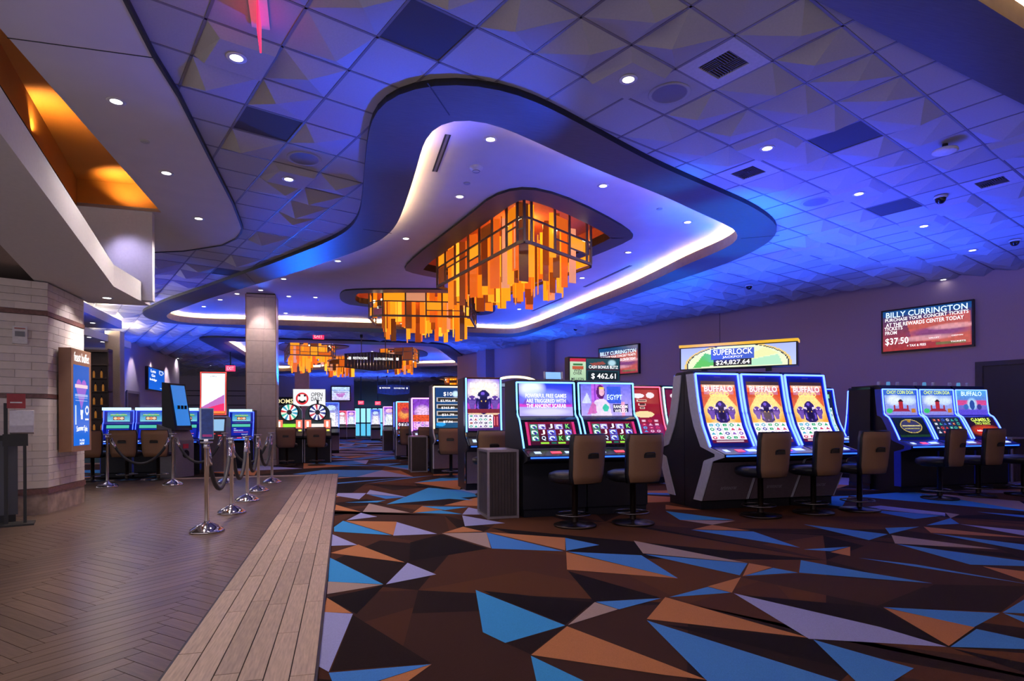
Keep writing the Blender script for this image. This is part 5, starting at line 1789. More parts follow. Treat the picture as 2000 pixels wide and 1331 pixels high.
# machine left of the stone column and small far machines
pf = Pic(30, 40, '1a3ac0', '3a1a6a').rect(0, 0, 1, .14, 'f8e8f0').rect(.1, .2, .9, .3, 'e09a50').rect(0, .4, 1, .6, '2ab0e0').rect(.2, .65, .6, .75, 'c02a3a').noise(.4, 3, 2)
mfa = machine('compact_slot_machine', LOW_E, BEZ_E, .70, .7, 1.50, N_blue, M_bezk, [(.05, .98, .28, pf, 1.2)], side=M_bezk)
mfa.location = (-2.92, 19.9, 0.003)
tag(mfa, 'dark machine with blue bands left of the stone column', 'slot machine')
pfar = [Pic(24, 40, 'c02040', 'e8e0f0').ell(.5, .18, .35, .12, 'f0f0ff').rect(.2, .4, .8, .95, 'f4e8f0').noise(.3, 1, 2), Pic(24, 40, '2a4ad0', 'e8e0f0').ell(.5, .18, .35, .12, 'c0d8ff').rect(.2, .4, .8, .95, 'f0f0f8').noise(.3, 2, 2), Pic(24, 40, '8a3ad0', 'd0e0ff').ell(.5, .18, .35, .12, 'f0c0e0').rect(.2, .4, .8, .95, 'e8f0f8').noise(.3, 3, 2)]
FAR = [(onv(650, 800, 42.5)[0], 42.5, 1, 'far blue machine below the small wall screen'), (onv(668, 800, 42.5)[0], 42.5, 0, 'far red machine below the small wall screen'), (onv(686, 800, 42.5)[0], 42.5, 2, 'far violet machine below the small wall screen'),
       (2.1, 23.0, 1, 'far machine beyond the red screen one beside the aisle'), (2.15, 30.0, 2, 'distant machine near the glass doors right of the aisle'), (1.9, 38.0, 1, 'most distant machine right of the aisle'),
       (-.45, 23.4, 1, 'blue neon machine behind the right wheel machine'), (-1.0, 31.0, 1, 'blue machine left of the aisle before the back wall')]
for x, y, k, lb in FAR:
    m_ = machine('tall_slot_machine', LOW_D, [(yy, zz * .98) for yy, zz in BEZ_D], .58, .8, 1.93, (N_red, N_blue, N_mag)[k], M_bezk, [(.02, .97, .25, pfar[k], 1.1)], neon_r=.02, buttons=False)
    m_.location = (x, y, 0.003)
    tag(m_, lb, 'slot machine')

# ---- kiosks --------------------------------------------------------------------
M_kgrey = mat('kiosk_grey', (0.17, 0.155, 0.18), 0.45)
k2 = empty('promotion_kiosk', (-3.07, 15.95, 0.003), -.05)
tag(k2, 'grey kiosk with a tall white screen in a red glowing frame', 'kiosk')
MB().prof([(0, 0), (0, .95), (.10, 1.30), (.30, 1.34), (.55, 1.30), (.55, 0)], -.26, .29).build('cabinet', M_kgrey, k2)
MB().box(-.30, .0, 0, -.255, .58, 1.30).build('side_board', M_body, k2)
MB().box(-.10, -.004, 1.0, .0, .0, 1.0).build('seam', M_body, k2)
zz0, zz1 = 1.36, 2.42
pw = Pic(46, 80, 'f4fbff', 'f8f4ff')
pw.poly([(0, .84), (1, .52), (1, 1), (0, 1)], 'b86ab8').poly([(0, .9), (1, .74), (1, 1), (0, 1)], 'e8306a').rect(0, .94, 1, 1, 'f08040').poly([(.35, .08), (.5, .05), (.65, .08), (.5, .07)], '6a7a8a')
MB().prof([(.06, zz0), (.10, zz1), (.20, zz1), (.16, zz0)], -.30, .30).build('screen_case', M_body, k2)
link('screen', pw.mesh('screen', lambda s, t: (-.265 + .53 * s, .052 + .04 * t, zz0 + .04 + (zz1 - zz0 - .08) * t), 1.25), k2)
fr_ = [(-.285, .055, zz0 + .015), (.285, .055, zz0 + .015), (.285, .095, zz1 - .015), (-.285, .095, zz1 - .015)]
MB().tube(fr_, .016, 6, closed=True).build('red_frame', glow('frame_red', (1.0, .07, .06), 2.0), k2, True)
MB().add([(-.02, -.004, .98), (.25, -.004, .98), (.25, .085, 1.26), (-.02, .085, 1.26)], [(0, 1, 2, 3)]).build('touch_screen', glow('touch_pale', (.30, .55, .85), 1.0), k2)
MB().box(-.01, -.012, .90, .06, 0, .915).box(.12, -.012, .86, .2, 0, .875).build('card_slot', glow('slot_red', (1, .05, .05), 1.2), k2)
k1 = empty('reward_kiosk', (-3.36, 14.55, 0.003), math.radians(62))
tag(k1, 'dark kiosk seen from its side with a leaning blue screen', 'kiosk')
MB().prof([(0, 0), (0, .80), (.12, 1.05), (.48, 1.15), (.48, 0)], -.27, .27).build('cabinet', M_kgrey, k1)
MB().prof([(.02, 1.02), (.20, 2.04), (.36, 2.06), (.36, 1.02)], -.25, .25).build('upper_case', M_body, k1)
MB().add([(-.20, .018, 1.12), (.20, .018, 1.12), (.20, .18, 2.0), (-.20, .18, 2.0)], [(0, 1, 2, 3)]).build('screen', glow('kiosk_blue', (.01, .22, .75), .9), k1)
for q in range(3):
    MB().box(-.13 + q * .1, .055, 1.48, -.07 + q * .1, .07, 1.56).build('screen_icon', M_body, k1)
MB().box(-.06, -.01, .62, .10, .0, .72).build('red_label', mat('red_label', (.5, .03, .06), .5), k1)
cy_ = MB().lathe([(.001, 0), (.09, 0), (.09, .02), (.001, .02)], 16)
cy_.v = [(x + .02, -z, .50 + y) for x, y, z in cy_.v]
cy_.build('speaker_grille', M_body, k1)

# ---- wall screens ------------------------------------------------------------------
M_tvcase = mat('screen_case_black', (.01, .01, .013), .35)


def wall_tv(name, label, s_left, s_right, z0, z1, pic, texts):
    """screen on the long right wall; s grows away from the camera so left in view = larger s"""
    a, b = Vector(WP(s_left, .0)), Vector(WP(s_right, .0))
    r = empty(name, (*a, z0))
    tag(r, label, 'screen')
    d = (b - a)
    W = d.length
    d.normalize()
    n = -wall_n
    mb = MB()
    pts = [(0, 0), (W, 0), (W, 0), (0, 0)]
    q = [Vector((0, 0)), d * W, d * W + n * .10, n * .10]
    mb.prism([tuple(v) for v in q], 0, z1 - z0).build('case', M_tvcase, r)
    def pl(s, t, o=.104):
        p = d * (.04 + (W - .08) * s) + n * o
        return (p.x, p.y, .04 + (z1 - z0 - .08) * t)
    link('picture', pic.mesh('picture', lambda s, t: pl(s, t), 1.1), r)
    for (tx, cx, cy, ww, hh_, mm) in texts:
        letters(tx, ww * W, hh_, lambda u, v: pl(cx + u / W, cy + v / (z1 - z0), .110), mm, r)
    return r


def concert():
    p = Pic(84, 48, '0a3a6a', 'a03038')
    p.poly([(.28, .3), (1, .2), (1, .95), (.35, .8)], 'c05a50', .9).ell(.65, .62, .4, .14, '6a3a80', .8, .7).ell(.8, .52, .3, .08, 'e0a0a8', .8, .7).ell(.5, .75, .4, .08, 'd8a0b0', .7, .7).rect(.0, .0, 1, .14, '0e4a86', .8).rect(.62, .88, .95, .94, '3a7a4a', .6).noise(.12, 3, 3)
    return p


wall_tv('wall_screen', 'large concert ticket screen high on the right wall', 2.73, .85, 2.82, 3.88, concert(),
        [('BILLY CURRINGTON', .50, .90, .92, .15, C_ltr), ('PURCHASE YOUR CONCERT TICKETS', .50, .775, .94, .085, W_ltr), ('AT THE REWARDS CENTER TODAY', .48, .655, .88, .10, W_ltr), ('TICKETS', .13, .56, .22, .09, W_ltr), ('FROM', .10, .455, .14, .09, W_ltr), ('$37.50', .17, .23, .28, .20, W_ltr), ('+ TAX & FEES', .40, .10, .22, .06, W_ltr), ('TICKETS', .86, .11, .16, .035, W_ltr), ('VALLEY', .60, .24, .12, .03, W_ltr), ('CANYON', .85, .25, .12, .03, W_ltr)])
wall_tv('wall_screen', 'second concert screen half hidden by the cash bonus sign', 12.3, 10.38, 2.82, 3.88, concert(), [('BILLY CURRINGTON', .50, .80, .92, .15, C_ltr), ('PURCHASE YOUR CONCERT TICKETS', .50, .66, .90, .085, W_ltr), ('AT THE REWARDS CENTER TODAY', .60, .52, .7, .10, W_ltr)])
# screen on the blue wall at left
k_ = .5
pL = lw0.lerp(lw1, (281 - 225) / 125.0 * .86)
pR = lw0.lerp(lw1, (316 - 225) / 125.0 * .90)
tv = empty('menu_screen', (pL.x, pL.y, 2.6))
dv = (pR - pL)
WL = dv.length
dv.normalize()
nv = Vector((dv.y, -dv.x))
Dm = pL.x * F0.x + pL.y * F0.y
zt1 = CH + (825 - 715) * Dm / F
zt0 = CH + (825 - 761) * Dm / F
tv.location.z = zt0
tag(tv, 'bright blue menu screen on the blue grey wall', 'screen')
MB().prism([tuple(v) for v in (Vector((0, 0)), dv * WL, dv * WL + nv * .12, nv * .12)], 0, zt1 - zt0).build('case', M_tvcase, tv)


def plv(s, t, o=.124):
    p = dv * (.05 + (WL - .10) * s) + nv * o
    return (p.x, p.y, .04 + (zt1 - zt0 - .08) * t)


link('picture', Pic(20, 24, '0a5ad0', '0c66e0').ring(.8, .12, .16, .12, .6, 'e8f0ff').rect(.7, .9, .9, .94, 'c0d8ff').mesh('picture', plv, 1.0), tv)
for tx, cy, ww in (('Lets', .86, .30), ('Go', .66, .22), ('Indulge', .45, .42)):
    letters(tx, ww * WL, .14, lambda u, v: plv(.28 + u / WL, cy + v / (zt1 - zt0), .13), M_letter, tv)
# small far screen
x0_, zt_ = onv(648, 756, 45.7)
x1_, zb_ = onv(683, 782, 45.7)
t3_ = empty('far_wall_screen', (x0_, 45.98, zb_))
tag(t3_, 'small bright screen on the plum back wall', 'screen')
MB().box(-.08, -.1, -.08, x1_ - x0_ + .08, .0, zt_ - zb_ + .08).build('case', M_tvcase, t3_)
link('picture', Pic(30, 22, 'b8d8f8', 'c8c0f0').rect(0, .2, 1, .26, '5a7ad0').rect(.1, .34, .9, .4, '6a4a9a').poly([(.2, .5), (.8, .45), (.6, .8), (.3, .75)], 'b04ab0', .8).noise(.25, 5, 2).mesh('picture', flat(0, x1_ - x0_, 0, zt_ - zb_, -.105), 1.2), t3_)
# open daily light box
x0_, zt_ = onv(572, 760, 21.0)
x1_, zb_ = onv(636, 794, 21.0)
pb_ = empty('open_daily_sign', (x0_, 21.0, zb_))
tag(pb_, 'white light box reading open daily with a round red panda logo', 'sign')
W_, H_ = x1_ - x0_, zt_ - zb_
MB().box(0, 0, 0, W_, .12, H_).build('case', M_plastic, pb_)
MB().box(.01, -.006, .01, W_ - .01, 0, H_ - .01).build('lit_face', glow('face_white', (.95, .96, 1), 1.0), pb_)
letters('OPEN', .36, .13, lambda a, b: (W_ * .73 + a, -.012, H_ * .68 + b), mat('logo_ink', (.01, .01, .015), .5), pb_)
letters('DAILY', .36, .13, lambda a, b: (W_ * .73 + a, -.012, H_ * .42 + b), MATS['logo_ink'], pb_)
def disc(cx, cz, r1, r0, y, m, nm, n=28, sx=1.0):
    mb = MB()
    vs = []
    for k in range(n):
        a = 2 * PI * k / n
        vs += [(cx + r1 * sx * math.cos(a), y, cz + r1 * math.sin(a)), (cx + r0 * sx * math.cos(a), y, cz + r0 * math.sin(a))]
    mb.add(vs, [(2 * k, 2 * k + 1, (2 * k + 3) % (2 * n), (2 * k + 2) % (2 * n)) for k in range(n)])
    return mb.build(nm, m, pb_)
cxx, czz = W_ * .28, H_ * .44
disc(cxx, czz, .20, .145, -.010, glow('logo_red', (.75, .02, .03), 1.0), 'logo_ring')
disc(cxx, czz + .02, .10, 0.001, -.010, glow('logo_white', (1, 1, 1), 1.0), 'logo_head')
disc(cxx, czz - .09, .09, 0.001, -.009, MATS['logo_ink'], 'logo_body', sx=1.3)
for sx in (-1, 1):
    disc(cxx + sx * .085, czz + .10, .035, 0.001, -.011, MATS['logo_ink'], 'logo_ear')
MB().box(W_ * .2, .02, -.5, W_ * .25, .08, 0).box(W_ * .75, .02, -.5, W_ * .8, .08, 0).box(W_ * .1, .0, -zb_, W_ * .9, .1, -.5).build('pedestal', M_body, pb_)
# ROOMS letters on the back wall
rl = empty('wall_letters', (onv(558, 784, 24)[0], 24.0, onv(558, 784, 24)[1]))
tag(rl, 'cream lit letters ending in OOMS beside the stone column', 'sign')
letters('OOMS', .62, .17, lambda a, b: (a - .05, 0, b), glow('cream_letters', (1, .85, .45), 1.0), rl)
MB().box(-.42, .02, -.16, .28, .06, .16).build('backing', M_body, rl)
MB().box(-.3, .02, -rl.location.z, -.24, .06, -.16).build('post', M_body, rl)

# ---- hanging direction signs -----------------------------------------------------
M_wslat = mat('sign_wood_slat', (.07, .05, .045), .5, var=.3, scale=6)


def hang_sign(label, px0, px1, py0, py1, Y):
    x0, z1_ = onv(px0, py0, Y)
    x1, z0_ = onv(px1, py1, Y)
    W, H = x1 - x0, z1_ - z0_
    r = empty('hanging_sign', ((x0 + x1) / 2, Y, z0_))
    tag(r, label, 'sign', 'hanging wooden direction signs')
    hw = W / 2
    def hgt(x):
        u = abs(x) / hw
        return (H * .0 + H * .16 * u, H * (1 - .13 * u))
    n = 18
    for k in range(n):
        xa, xb = -hw + W * k / n + .004, -hw + W * (k + 1) / n - .004
        (ba, ta), (bb, tb_) = hgt(xa), hgt(xb)
        MB().add([(xa, 0, ba), (xb, 0, bb), (xb, 0, tb_), (xa, 0, ta), (xa, .06, ba), (xb, .06, bb), (xb, .06, tb_), (xa, .06, ta)], [(0, 1, 2, 3), (7, 6, 5, 4), (0, 4, 5, 1), (1, 5, 6, 2), (2, 6, 7, 3), (3, 7, 4, 0)]).build('slat', M_wslat, r)
    edge = [(-hw, hgt(-hw)[0]), (0, 0), (hw, hgt(hw)[0]), (hw, hgt(hw)[1]), (0, H), (-hw, hgt(-hw)[1])]
    MB().tube([(x, .03, z) for x, z in edge], .02, 6, closed=True).build('rim', M_black, r)
    for sx in (-.42, .42):
        MB().bar((sx * hw, .03, hgt(sx * hw)[1]), (sx * hw, .03, ZC - z0_ - .02), .03).build('rod', M_fascia, r)
        MB().box(sx * hw - .05, -.02, ZC - z0_ - .14, sx * hw + .05, .08, ZC - z0_ - .02).build('ceiling_mount', M_black, r)
    letters('RESTROOMS', W * .25, H * .13, lambda a, b: (-hw * .46 + a, -.006, H * .66 + b), M_letter, r)
    letters('SOUTH BELT PARK', W * .34, H * .13, lambda a, b: (hw * .36 + a, -.006, H * .64 + b), M_letter, r)
    for sx in (-.82, .84):
        MB().box(sx * hw - .045, -.006, H * .58, sx * hw + .045, -.002, H * .72).build('arrow_badge', M_letter, r)
    return r


hang_sign('wooden hanging restrooms and park sign in front of the far chandeliers', 673, 785, 687, 725, 23.3)
hang_sign('smaller wooden hanging sign further down the aisle', 737, 800, 751, 772, 44.0)

# ---- exit signs ----------------------------------------------------------------------
N_exit = glow('exit_red', (1.0, .02, .08), 2.2)
_ex = at(506, 22, 4.47)
ex = empty('exit_sign', (*_ex, 4.47), math.atan2(_ex[1], _ex[0]) - math.radians(4))
tag(ex, 'edge-lit red exit sign seen nearly edge-on at the top', 'exit sign')
MB().box(-.20, -.07, -.015, .20, .07, .0).build('canopy', M_white, ex)
MB().box(-.16, -.006, -.24, .16, .006, -.012).build('red_panel', N_exit, ex)
letters('EXIT', .24, .12, lambda a, b: (a, -.009, -.13 + b), R_ltr, ex)
for (px, py, dist, lb) in ((622, 656, 24.0, 'small red exit sign under the far edge of the first recess'), (450, 720, 30.0, 'small red exit sign left of the stone column'), (705, 787, 45.0, 'tiny red exit sign left above the glass doors'), (738, 788, 45.0, 'tiny red exit sign right above the glass doors')):
    x, z = onv(px, py, dist)
    e2 = empty('exit_sign', (x, dist, z))
    tag(e2, lb, 'exit sign')
    k = dist / 24.0
    MB().box(-.20, 0, -.13, .20, .05, .13).build('case', N_exit, e2)
    letters('EXIT', .30, .16, lambda a, b: (a, -.01, b), glow('exit_pale', (1, .5, .55), 1.5), e2)
    MB().box(-.03, .01, .13, .03, .04, max(.14, ZC - z - .01)).build('hanger', M_black, e2)

# ---- glass doors at the far end ----------------------------------------------------------
gd = empty('door_2', (0, 48.9, 0))
tag(gd, 'bright cyan glass entrance doors at the end of the aisle', None, kind='structure')
M_cyan = glow('daylight_cyan_glass', (.12, .62, .95), 1.0)
M_cyan2 = glow('daylight_pale_glass', (.35, .85, 1.0), 1.1)
xa, za = onv(692, 797, 48.9)
xb, _ = onv(760, 797, 48.9)
n = 6
for k in range(n):
    x0, x1 = xa + (xb - xa) * k / n, xa + (xb - xa) * (k + 1) / n
    MB().box(x0 + .05, -.02, .05, x1 - .05, 0, 1.0).build('pane', M_cyan, gd)
    MB().box(x0 + .05, -.02, 1.1, x1 - .05, 0, za - .05).build('pane', M_cyan2, gd)
fr_ = MB()
for k in range(n + 1):
    x = xa + (xb - xa) * k / n
    fr_.box(x - .04, -.05, 0, x + .04, .02, za)
fr_.box(xa, -.05, 1.0, xb, .02, 1.1).box(xa, -.05, za - .05, xb, .02, za + .05)
fr_.build('door_frame', mat('door_frame_blue', (.05, .12, .25), .4), gd)

# ---- shelf niche and tan column at far left -------------------------------------------------
M_shelf = mat('dark_shelf_wood', (.05, .028, .024), .5)
xs0, ys0 = at(172, 905, 0)
sh = empty('display_shelf', (xs0, ys0, 0))
tag(sh, 'tall dark display shelf with amber lit bottles behind the sign', 'shelf')
sw = .55
MB().box(-.6, .3, 0, sw, .34, 3.4).build('back_board', M_shelf, sh)
MB().box(sw - .03, 0, 0, sw, .3, 3.4).box(-.6, 0, 0, -.57, .3, 3.4).build('side_board', M_shelf, sh)
for k in range(7):
    MB().box(-.6, 0, .9 + k * .40, sw, .3, .93 + k * .40).build('shelf_board', M_shelf, sh)
MB().box(-.6, -.02, 0, sw, .3, .9).build('base_cabinet', mat('teal_base', (.03, .10, .14), .5), sh)
for k in range(5):
    for q in range(2):
        b_ = empty('bottle', (xs0 + .12 + q * .2 + .04 * (k % 2), ys0 + .12, .933 + k * .40))
        tag(b_, 'amber bottle on the %s of the dark display shelf, %s of the pair' % (('lowest board', 'second lowest board', 'middle board', 'second highest board', 'highest board')[k], ('left', 'right')[q]), 'bottle', 'bottles on the display shelf')
        MB().lathe([(.001, 0), (.03, 0), (.03, .16), (.012, .21)], 10).build('glass', mat('amber_bottle', (.35, .14, .03), .2, emit=(.8, .3, .05), estr=.25), b_, True)
        MB().lathe([(.012, .21), (.012, .27), (.001, .27)], 10).build('cap', M_body, b_, True)
xt, yt = at(206, 900, 0)
tc_ = empty('tan_column', (xt, yt, 0))
tag(tc_, 'plain tan wall column left of the blue grey wall', 'column')
MB().box(0, 0, .12, .42, .4, 4.1).build('shaft', mat('tan_plaster', (.52, .40, .26), .8), tc_)
MB().box(-.01, -.01, 0, .43, .41, .12).build('plinth', M_shelf, tc_)
# two doors in the blue wall
for (p0_, p1_, nm, lb) in ((243, 265, 'door_3', 'dark doorway in the blue grey wall behind the compact machines'), (321, 336, 'door_4', 'second dark doorway behind the dark kiosk')):
    a = lw0.lerp(lw1, (p0_ - 225) / 125.0 * .86)
    b = lw0.lerp(lw1, (p1_ - 225) / 125.0 * .88)
    d = (b - a).normalized()
    nv2 = Vector((d.y, -d.x))
    D_ = a.x * F0.x + a.y * F0.y
    zt = CH + (825 - 767) * D_ / F
    g_ = empty(nm, (a.x, a.y, 0))
    tag(g_, lb, None, kind='structure')
    L = (b - a).length
    MB().prism([tuple(v) for v in (Vector((0, 0)), d * L, d * L + nv2 * .03, nv2 * .03)], 0, zt).build('door_leaf', mat('door_brown', (.08, .05, .04), .5), g_)
    for q in (0, L):
        c_ = d * q
        MB().prism([tuple(v) for v in (c_ - d * .06, c_ + d * .06, c_ + d * .06 + nv2 * .06, c_ - d * .06 + nv2 * .06)], 0, zt + .06).build('door_casing', M_kgrey, g_)
    MB().prism([tuple(v) for v in (Vector((0, 0)), d * L, d * L + nv2 * .06, nv2 * .06)], zt, zt + .1).build('door_casing', M_kgrey, g_)
# stepped ceiling slabs with bright coves at far left
for (ex0, ey0, ex1, ey1, nm, zz) in ((168, 611, 238, 643, 'trim_5', 3.75), (168, 655, 256, 681, 'trim_6', 3.75)):
    a, b = Vector(at(ex0, ey0, zz)), Vector(at(ex1, ey1, zz))
    d = (b - a).normalized()
    g_ = empty(nm, (0, 0, 0))
    tag(g_, 'stepped white ceiling slab with a glowing cove at far left', None, kind='structure')
    a2 = a - d * 1.0
    left = Vector((-6.0, -0.6))
    MB().prism([tuple(a2), tuple(b), tuple(b + left), tuple(a2 + left)], zz, zz + .22).build('slab', M_white, g_)
    MB().prism([tuple(a2 + left * .02), tuple(b + left * .02 - d * .1), tuple(b + left * .06 - d * .1), tuple(a2 + left * .06)], zz + .235, zz + .25).build('cove_light', glow('cove_white', (1, .88, .75), 70, True), g_)

NTH = ['nearest'] + [w + ' nearest' for w in 'second third fourth fifth sixth seventh eighth ninth tenth eleventh twelfth thirteenth fourteenth fifteenth sixteenth seventeenth eighteenth nineteenth twentieth'.split()]
# ---- chandeliers ------------------------------------------------------------------
M_frame = mat('bronze_frame', (.16, .12, .085), .4, metal=.5)


def glass(name, c, e):
    m = mat(name, tuple(v * .6 for v in c), .25, emit=c, estr=e)
    return m


GL = [glass('amber_glass', (1.0, .36, .012), .95), glass('amber_glass_deep', (1.0, .26, .008), .75), glass('orange_glass', (1.0, .17, .012), .62), glass('honey_glass', (1.0, .46, .03), 1.25),
      glass('rust_glass', (.42, .09, .015), .30), glass('brown_glass', (.22, .06, .012), .22), glass('peach_glass', (1.0, .42, .22), .60), glass('plum_glass', (.30, .08, .16), .30)]
GW = [0, 0, 0, 1, 1, 1, 2, 2, 3, 4, 4, 5, 6, 0]
M_bulb = glow('chandelier_bulb', (1, .82, .5), 14)
slat_me = {}


def slat_mesh(w, L, k):
    key = (w, round(L, 2), k)
    if key not in slat_me:
        slat_me[key] = MB().box(-w / 2, -.008, -round(L, 2), w / 2, .008, 0).mesh('glass_slat', GL[k])
    return slat_me[key]


def chandelier(label, poly, zf, nsl, seed, zt=4.86, zlow=3.48, lamp=70, nb=8):
    rs = random.Random(seed)
    cx, cy = sum(p[0] for p in poly) / len(poly), sum(p[1] for p in poly) / len(poly)
    r = empty('chandelier', (cx, cy, zf))
    tag(r, label, 'chandelier', 'amber glass slat chandeliers')
    q = [Vector((p[0] - cx, p[1] - cy)) for p in poly]
    n = len(q)
    fm = MB()
    H = zt - zf
    for i in range(n):
        a, b = q[i], q[(i + 1) % n]
        L = (b - a).length
        d = (b - a) / L
        fm.bar((*a, 0), (*b, 0), .04, .05)
        fm.bar((*a, .40), (*b, .40), .025, .03)
        fm.bar((*a, 0), (*a, H), .04)
        x = 0.0
        while x < L - .12:
            w = rs.uniform(.30, .66)
            x1 = min(L, x + w)
            if L - x1 < .12:
                x1 = L
            p1 = a + d * x1
            fm.bar((*p1, 0), (*p1, H), .038)
            zm = rs.choice((.16, .22, .28, 0))
            if zm:
                fm.bar((*(a + d * x), zm), (*p1, zm), .022, .022)
            # glazed cells behind the frame
            cells = [(0.02, zm), (zm, .40), (.40, H - .1)] if zm else [(.02, .40), (.40, H - .1)]
            nrm = Vector((-d.y, d.x))
            c0 = a + d * (x + x1) / 2
            if (c0 + nrm).length > c0.length:
                nrm = -nrm
            for (z0, z1) in cells:
                if rs.random() < .55:
                    continue
                pa, pb = a + d * (x + .012) + nrm * .03, a + d * (x1 - .012) + nrm * .03
                MB().bar((*pa, (z0 + z1) / 2), (*pb, (z0 + z1) / 2), .008, z1 - z0 - .02).build('glass_panel', GL[rs.choice(GW + [7])], r)
            x = x1
    fm.build('frame', M_frame, r)
    # hanging glass slats in a loose grid
    xs = [p.x for p in q]
    ys = [p.y for p in q]
    inner = [tuple(p * .86) for p in q]
    k = 0
    tries = 0
    while k < nsl and tries < 4000:
        tries += 1
        x, y = rs.uniform(min(xs), max(xs)), rs.uniform(min(ys), max(ys))
        if not inside((x, y), inner):
            continue
        c = 1 - min(1, (Vector((x, y)).length / max(abs(min(ys)), .1)))
        L = round(rs.choice((.75, .9, 1.0, 1.1, 1.2, 1.3)) + .1 * c, 2)
        L = min(L, zt - zlow)
        w = rs.choice((.12, .15, .18))
        o = link('glass_slat', slat_mesh(w, L, rs.choice(GW)), r)
        o.location = (x, y, H)
        o.rotation_euler = (0, 0, TH * -1 + rs.choice((0, 0, PI / 2, .5, -.6, .15)))
        k += 1
    for _ in range(nb):
        i = rs.randrange(n)
        p = q[i].lerp(q[(i + 1) % n], rs.random()) * .9
        bl = MB().lathe([(.001, -.035), (.022, -.025), (.028, 0), (.022, .025), (.001, .035)], 10)
        bl.v = [(x + p.x, y + p.y, z + .45) for x, y, z in bl.v]
        bl.build('bulb', M_bulb, r, True)
    MB().box(-.02, -.02, H - .02, .02, .02, (ZH + .36 if zt > 4.7 else ZR) - zf).build('hanger', M_black, r)
    d_ = bpy.data.lights.new('chandelier_light', 'POINT')
    d_.energy, d_.color, d_.shadow_soft_size = lamp, (1.0, .42, .10), .12
    lo = bpy.data.objects.new('chandelier_light', d_)
    col.objects.link(lo)
    lo.parent = r
    lo.location = (0, 0, .75)
    return r


chandelier('nearest amber glass chandelier with a pointed bronze frame', [(2.76, 9.50), (2.84, 9.37), (2.98, 9.43), (4.46, 10.46), (4.52, 10.62), (3.45, 14.1), (1.97, 13.02)], 4.10, 120, 3, nb=12)
chandelier('second amber glass chandelier right of the stone column', [(.70, 17.35), (.78, 17.05), (1.05, 16.86), (3.42, 16.55), (4.0, 18.45), (.95, 18.6)], 4.10, 70, 5)
chandelier('amber chandelier in the second recess above the open daily sign', P([(566, 693), (647, 696), (655, 700), (620, 712), (556, 708)], 4.10), 4.10, 46, 7, lamp=60)
chandelier('amber chandelier below and behind the third one', [(-1.15, 33.6), (.3, 33.2), (.7, 34.5), (-.8, 35.1)], 4.10, 34, 9, lamp=60, zlow=3.62)
chandelier('amber chandelier behind the hanging restrooms sign', P([(742, 706), (806, 703), (818, 708), (760, 715)], 4.10), 4.10, 40, 11, lamp=60)
chandelier('farthest amber chandelier above the tall ten dollar machine', P([(868, 754), (905, 753.5), (914, 756), (876, 757.5)], 3.85), 3.85, 34, 13, lamp=60, zt=4.6, zlow=3.5)

# ---- downlights ------------------------------------------------------------------
M_ring = mat('downlight_trim', (.7, .68, .7), .4)
M_lens = glow('downlight_lens', (1, .95, .95), 7)
dl_ring = MB().lathe([(.055, -.004), (.085, -.004), (.088, 0), (.055, .004)], 20).mesh('trim_ring', M_ring, True)
dl_lens = MB().lathe([(.001, -.002), (.055, -.002)], 20).mesh('lens', M_lens, True)


def downlight(x, y, z, label, group, power=0, color=WARM, angle=115, scale=1.0):
    r = empty('downlight', (x, y, z))
    r.scale = (scale, scale, 1)
    tag(r, label, 'downlight', group)
    link('trim_ring', dl_ring, r)
    link('lens', dl_lens, r)
    if power:
        d = bpy.data.lights.new('downlight_beam', 'SPOT')
        d.energy, d.color, d.spot_size, d.spot_blend, d.shadow_soft_size = power, color, math.radians(angle), .7, .05
        o = bpy.data.objects.new('downlight_beam', d)
        col.objects.link(o)
        o.parent = r
        o.location = (0, 0, -.02)
    return r


for k, (px, py) in enumerate([(227, 198), (325, 338), (388, 427)]):
    downlight(*at(px, py, ZA), ZA - .002, ('nearest', 'middle', 'farthest')[k] + ' bright downlight in the smooth plaster ceiling', 'plaster ceiling downlights', 190, (1, .86, .80), 120)
downlight(-2.19, 5.0, ZA - .002, 'downlight in the plaster ceiling above the frame top', 'plaster ceiling downlights', 190, (1, .86, .80), 120)
downlight(*at(209, 582, ZB), ZB - .002, 'single downlight under the white bulkhead', 'bulkhead downlights', 150, (1, .86, .78), 100)
CR = [(958, 272), (898, 384), (1178, 363), (1343, 434), (793, 466), (660, 510), (554, 545), (1227, 493), (1137, 543), (1066, 578), (1014, 604), (509, 567), (463, 574), (430, 585.6), (398, 599), (564, 579), (616, 581), (558, 612)]
CR.sort(key=lambda p: p[1])
for k, (px, py) in enumerate(CR):
    downlight(*at(px, py, ZR), ZR - .003, NTH[k] + ' downlight glowing in the cream recess ceiling', 'cream recess downlights', 22 if k < 8 else 34, (1, .84, .84), 110)
nl = 0
for D, i, j, t, q, vis, cx, cy in tiles:
    if t == 'L' and vis and (i, j) in TYPES:
        downlight(cx, cy, ZC - .064, NTH[nl] + ' downlight glowing in the faceted tile ceiling', 'tile ceiling downlights', (40 if cx > 6 and (Vector((cx, cy)) - wall_p0).dot(wall_n) < -2.2 else 0) if D > 11 else (55 if cx < 1 else 9), (1, .85, .82), 115)
        nl += 1
